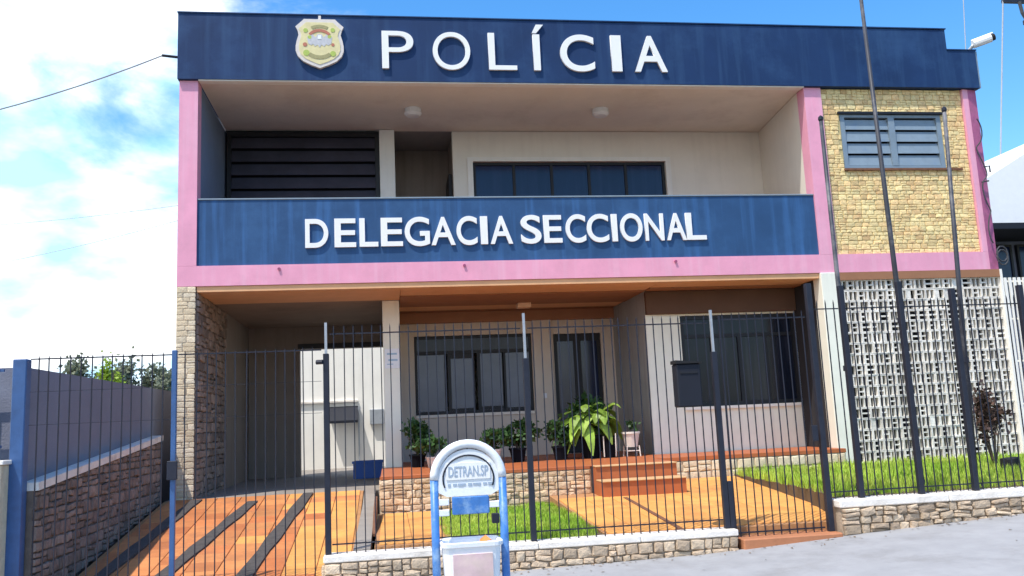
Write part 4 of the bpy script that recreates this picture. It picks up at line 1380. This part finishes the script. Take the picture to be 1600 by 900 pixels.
MB().add([(sx + .05, sy - .05, -.16), (sx + .13, sy - .07, -.13), (sx + .15, sy + .02, -.15), (sx + .07, sy + .05, -.14), (sx + .10, sy - .02, -.105)], [(0, 1, 4), (1, 2, 4), (2, 3, 4), (3, 0, 4)]).build('wrapper', M['orange_rag'], bno)

# withered shrub in the planter
sh = thing('withered_shrub', (11.2, -2.0, -.35), 'dark brown withered shrub in the planter grass behind the rightmost fence post', 'shrub')
mb = MB()
rr = random.Random(8)
for k in range(9):
    mb.tube([(11.15, -2, -.33), (11.15 + rr.uniform(-.12, .15), -2 + rr.uniform(-.1, .1), .2), (11.15 + rr.uniform(-.2, .25), -2 + rr.uniform(-.15, .15), .75)], .012, 5, .004)
mb.build('branch', M['bark'], sh)
foliage(sh, (11.18, -2, .38), (.24, .2, .42), 700, .08, 'dry_leaf', 81, clumps=14)
tag(MB().add(*[(np.array(STONES[0][0]) * [.22, .1, .2] + [10.9, -2.6, -.2]).tolist(), STONES[0][1]]).build('dark_stone', M['black']), 'small black stone at the foot of the withered shrub', 'stone')

# ================================================================== BEHIND AND BESIDE
cw = thing('courtyard_wall', (2.2, 8.6, -.3), 'sunlit white courtyard wall seen through the carport opening', 'wall')
mb = MB()
wall_x(mb, .1, 12.0, -.35, 3.2, 8.5, 8.7)
mb.build('wall_body', M['white'], cw)
MB().prism([(8.15, .78), (8.498, 1.12), (8.498, 1.18), (8.15, .84)], 0, 1.55, 2.28).build('awning', M['navy_metal'], cw)
MB().box(.1, 2.28, 8.44, 8.498, 1.28, 1.32).build('ledge', M['coping'], cw)
MB().bbox(2.56, 2.90, 8.36, 8.498, .72, 1.08, .01).build('meter_case', M['galv'], cw)
MB().box(2.28, 2.31, 8.42, 8.498, -.3, 1.16).build('pipe', M['galv'], cw)

# right: white slatted side gate, and the white neighbour house
sg = thing('side_gate', (14.0, .1, -.3), 'tall white slatted gate beside the right end of the building', 'gate')
n = 22
me = MB().box(-.022, .022, -.012, .012, 0, 2.92).mesh('slat', [M['white']], (0, 0, 0))
for k in range(n):
    place('slat', me, (13.24 + k * .085, .0, -.28), sg)
for z in (-.15, .55, 1.25, 1.95, 2.58):
    MB().box(13.2, 15.1, .014, .034, z - .015, z + .015).build('rail', M['white'], sg)
mb = MB().box(13.3, 20, 2.4, 2.6, -.5, 2.4)
tag(mb.build('passage_wall', M['neighbour']), 'dull grey wall behind the white slatted gate', 'wall')

nh = thing('neighbour_house', (20, 8, -.3), 'white rendered house with dark shaded canopy beyond the right end of the station', 'house')
mb = MB()
mb.prism([(17.6, 4.85), (26, 4.85), (26, 8.2), (20.5, 7.55), (17.6, 5.95)], 1, 6.0, 14.0)
mb.build('gable', M['letter'], nh)
mb = MB()
wall_x(mb, 17.9, 26, -.6, 4.848, 7.2, 14.0)
mb.build('wall', M['neighbour'], nh)
MB().box(17.5, 26, 5.6, 7.19, 4.70, 4.846).build('canopy', M['navy_metal'], nh)
for x in (17.95, 19.3):
    fr = MB()
    wall_x(fr, x, x + 1.2, 3.0, 4.6, 7.10, 7.198, holes=[(x + .06, x + 1.14, 3.06, 4.54)])
    w_ = fr.build('window', M['frame'], nh)
    MB().box(x + .061, x + 1.139, 7.13, 7.15, 3.061, 4.539).build('pane', M['glass_blue'], w_)

# electricity pole just out of frame whose cross-arm and insulators reach in, and its guy wire
up_ = thing('utility_pole', (23.6, 10, -.4), 'concrete electricity pole with cross-arm and dark insulators at the top right', 'utility pole')
MB().tube([(23.6, 10, -.6), (23.6, 10, 13.8)], .17, 10, .11).build('shaft', M['coping'], up_)
MB().box(22.3, 24.9, 9.93, 10.05, 12.88, 12.98).build('cross_arm', M['iron'], up_)
for x, z in ((22.42, 12.98), (22.95, 12.98), (24.3, 12.98)):
    MB().lathe(x, 9.99, [(.03, z), (.09, z + .03), (.05, z + .08), (.09, z + .12), (.04, z + .2)], 10).build('insulator', M['iron'], up_)
MB().tube([(22.8, 9.9, 12.87), (22.85, 9.9, 12.5), (22.95, 9.9, 12.3), (23.2, 9.9, 12.2)], .05, 8).build('jumper_cable', M['cable'], up_)
MB().lathe(22.95, 9.9, [(.03, 12.1), (.1, 12.14), (.1, 12.26), (.03, 12.3)], 10).build('fuse', M['iron'], up_)
gw_ = MB().tube([(22.32, 9.99, 12.95), (20.3, 10.0, .3)], .022, 6)
tag(gw_.build('guy_wire', M['galv']), 'grey guy wire slanting down from the electricity pole beyond the right corner', 'wire')
gw2 = MB().tube([(21.45, 10.6, 13.4), (21.2, 10.6, 10.5), (21.0, 10.6, 6.0)], .014, 6)
tag(gw2.build('drop_wire', M['galv']), 'thin grey wire dropping above the security camera', 'wire')


# trees over the neighbour's wall
def tree(x, y, z, h, r, mt, seed, label, n=900, ls=.28):
    t = thing('tree', (x, y, z), label, 'tree', 'trees beyond the left boundary wall')
    rr = random.Random(seed)
    mb = MB()
    mb.tube([(x, y, z), (x + rr.uniform(-.1, .1), y, z + h * .35), (x + rr.uniform(-.2, .2), y, z + h * .6)], h * .035, 7, h * .015)
    for k in range(6):
        a = k * 1.05 + rr.uniform(0, .5)
        mb.tube([(x, y, z + h * rr.uniform(.35, .5)), (x + math.cos(a) * r * .4, y + math.sin(a) * r * .4, z + h * .65), (x + math.cos(a) * r * .75, y + math.sin(a) * r * .75, z + h * rr.uniform(.7, .88))], h * .012, 5, h * .004)
    mb.build('trunk', M['bark'], t)
    foliage(t, (x, y, z + h * .68), (r, r, h * .30), n * 3, ls, mt, seed + 1, 'crown', 22)


tree(-14.2, 40, -.5, 5.7, 1.2, 'leaf_haze', 1, 'small dull green tree, leftmost behind the grey boundary wall')
tree(-12.6, 41, -.5, 5.8, 1.2, 'leaf_haze', 3, 'dull green tree just left of the lime-coloured crown')
tree(-11.9, 37, -.5, 5.6, .6, 'leaf_lime', 5, 'slim tree with bright lime green crown', 500, .2)
tree(-10.6, 42, -.5, 5.9, 1.3, 'leaf_haze', 7, 'dull green tree just right of the lime-coloured crown')
tree(-9.0, 43, -.5, 6.3, 1.4, 'leaf_haze', 9, 'tallest dull green tree, closest to the cream stone pier')

# dry bits blown against the foot of the walls
r_ = random.Random(44)
mb = MB()
for k in range(200):
    x = r_.uniform(2.0, 12.5)
    y = -4.66 - abs(r_.gauss(0, .10)) - (r_.uniform(0, 2.2) if r_.random() < .12 else 0)
    z = gz(x) + (y + 4.65) * .02 + .004
    a, l_, wv = r_.uniform(0, 6.28), r_.uniform(.010, .032), r_.uniform(.004, .012)
    c, d_ = math.cos(a), math.sin(a)
    mb.add([(x - c * l_, y - d_ * l_, z), (x + d_ * wv, y - c * wv, z + .006), (x + c * l_, y + d_ * l_, z + r_.uniform(0, .012)), (x - d_ * wv, y + c * wv, z + .004)], [(0, 1, 2), (0, 2, 3)])
mb.build('leaf_litter', M['litter'], kind='stuff', label='dry leaf litter along the foot of the stone walls', category='litter')
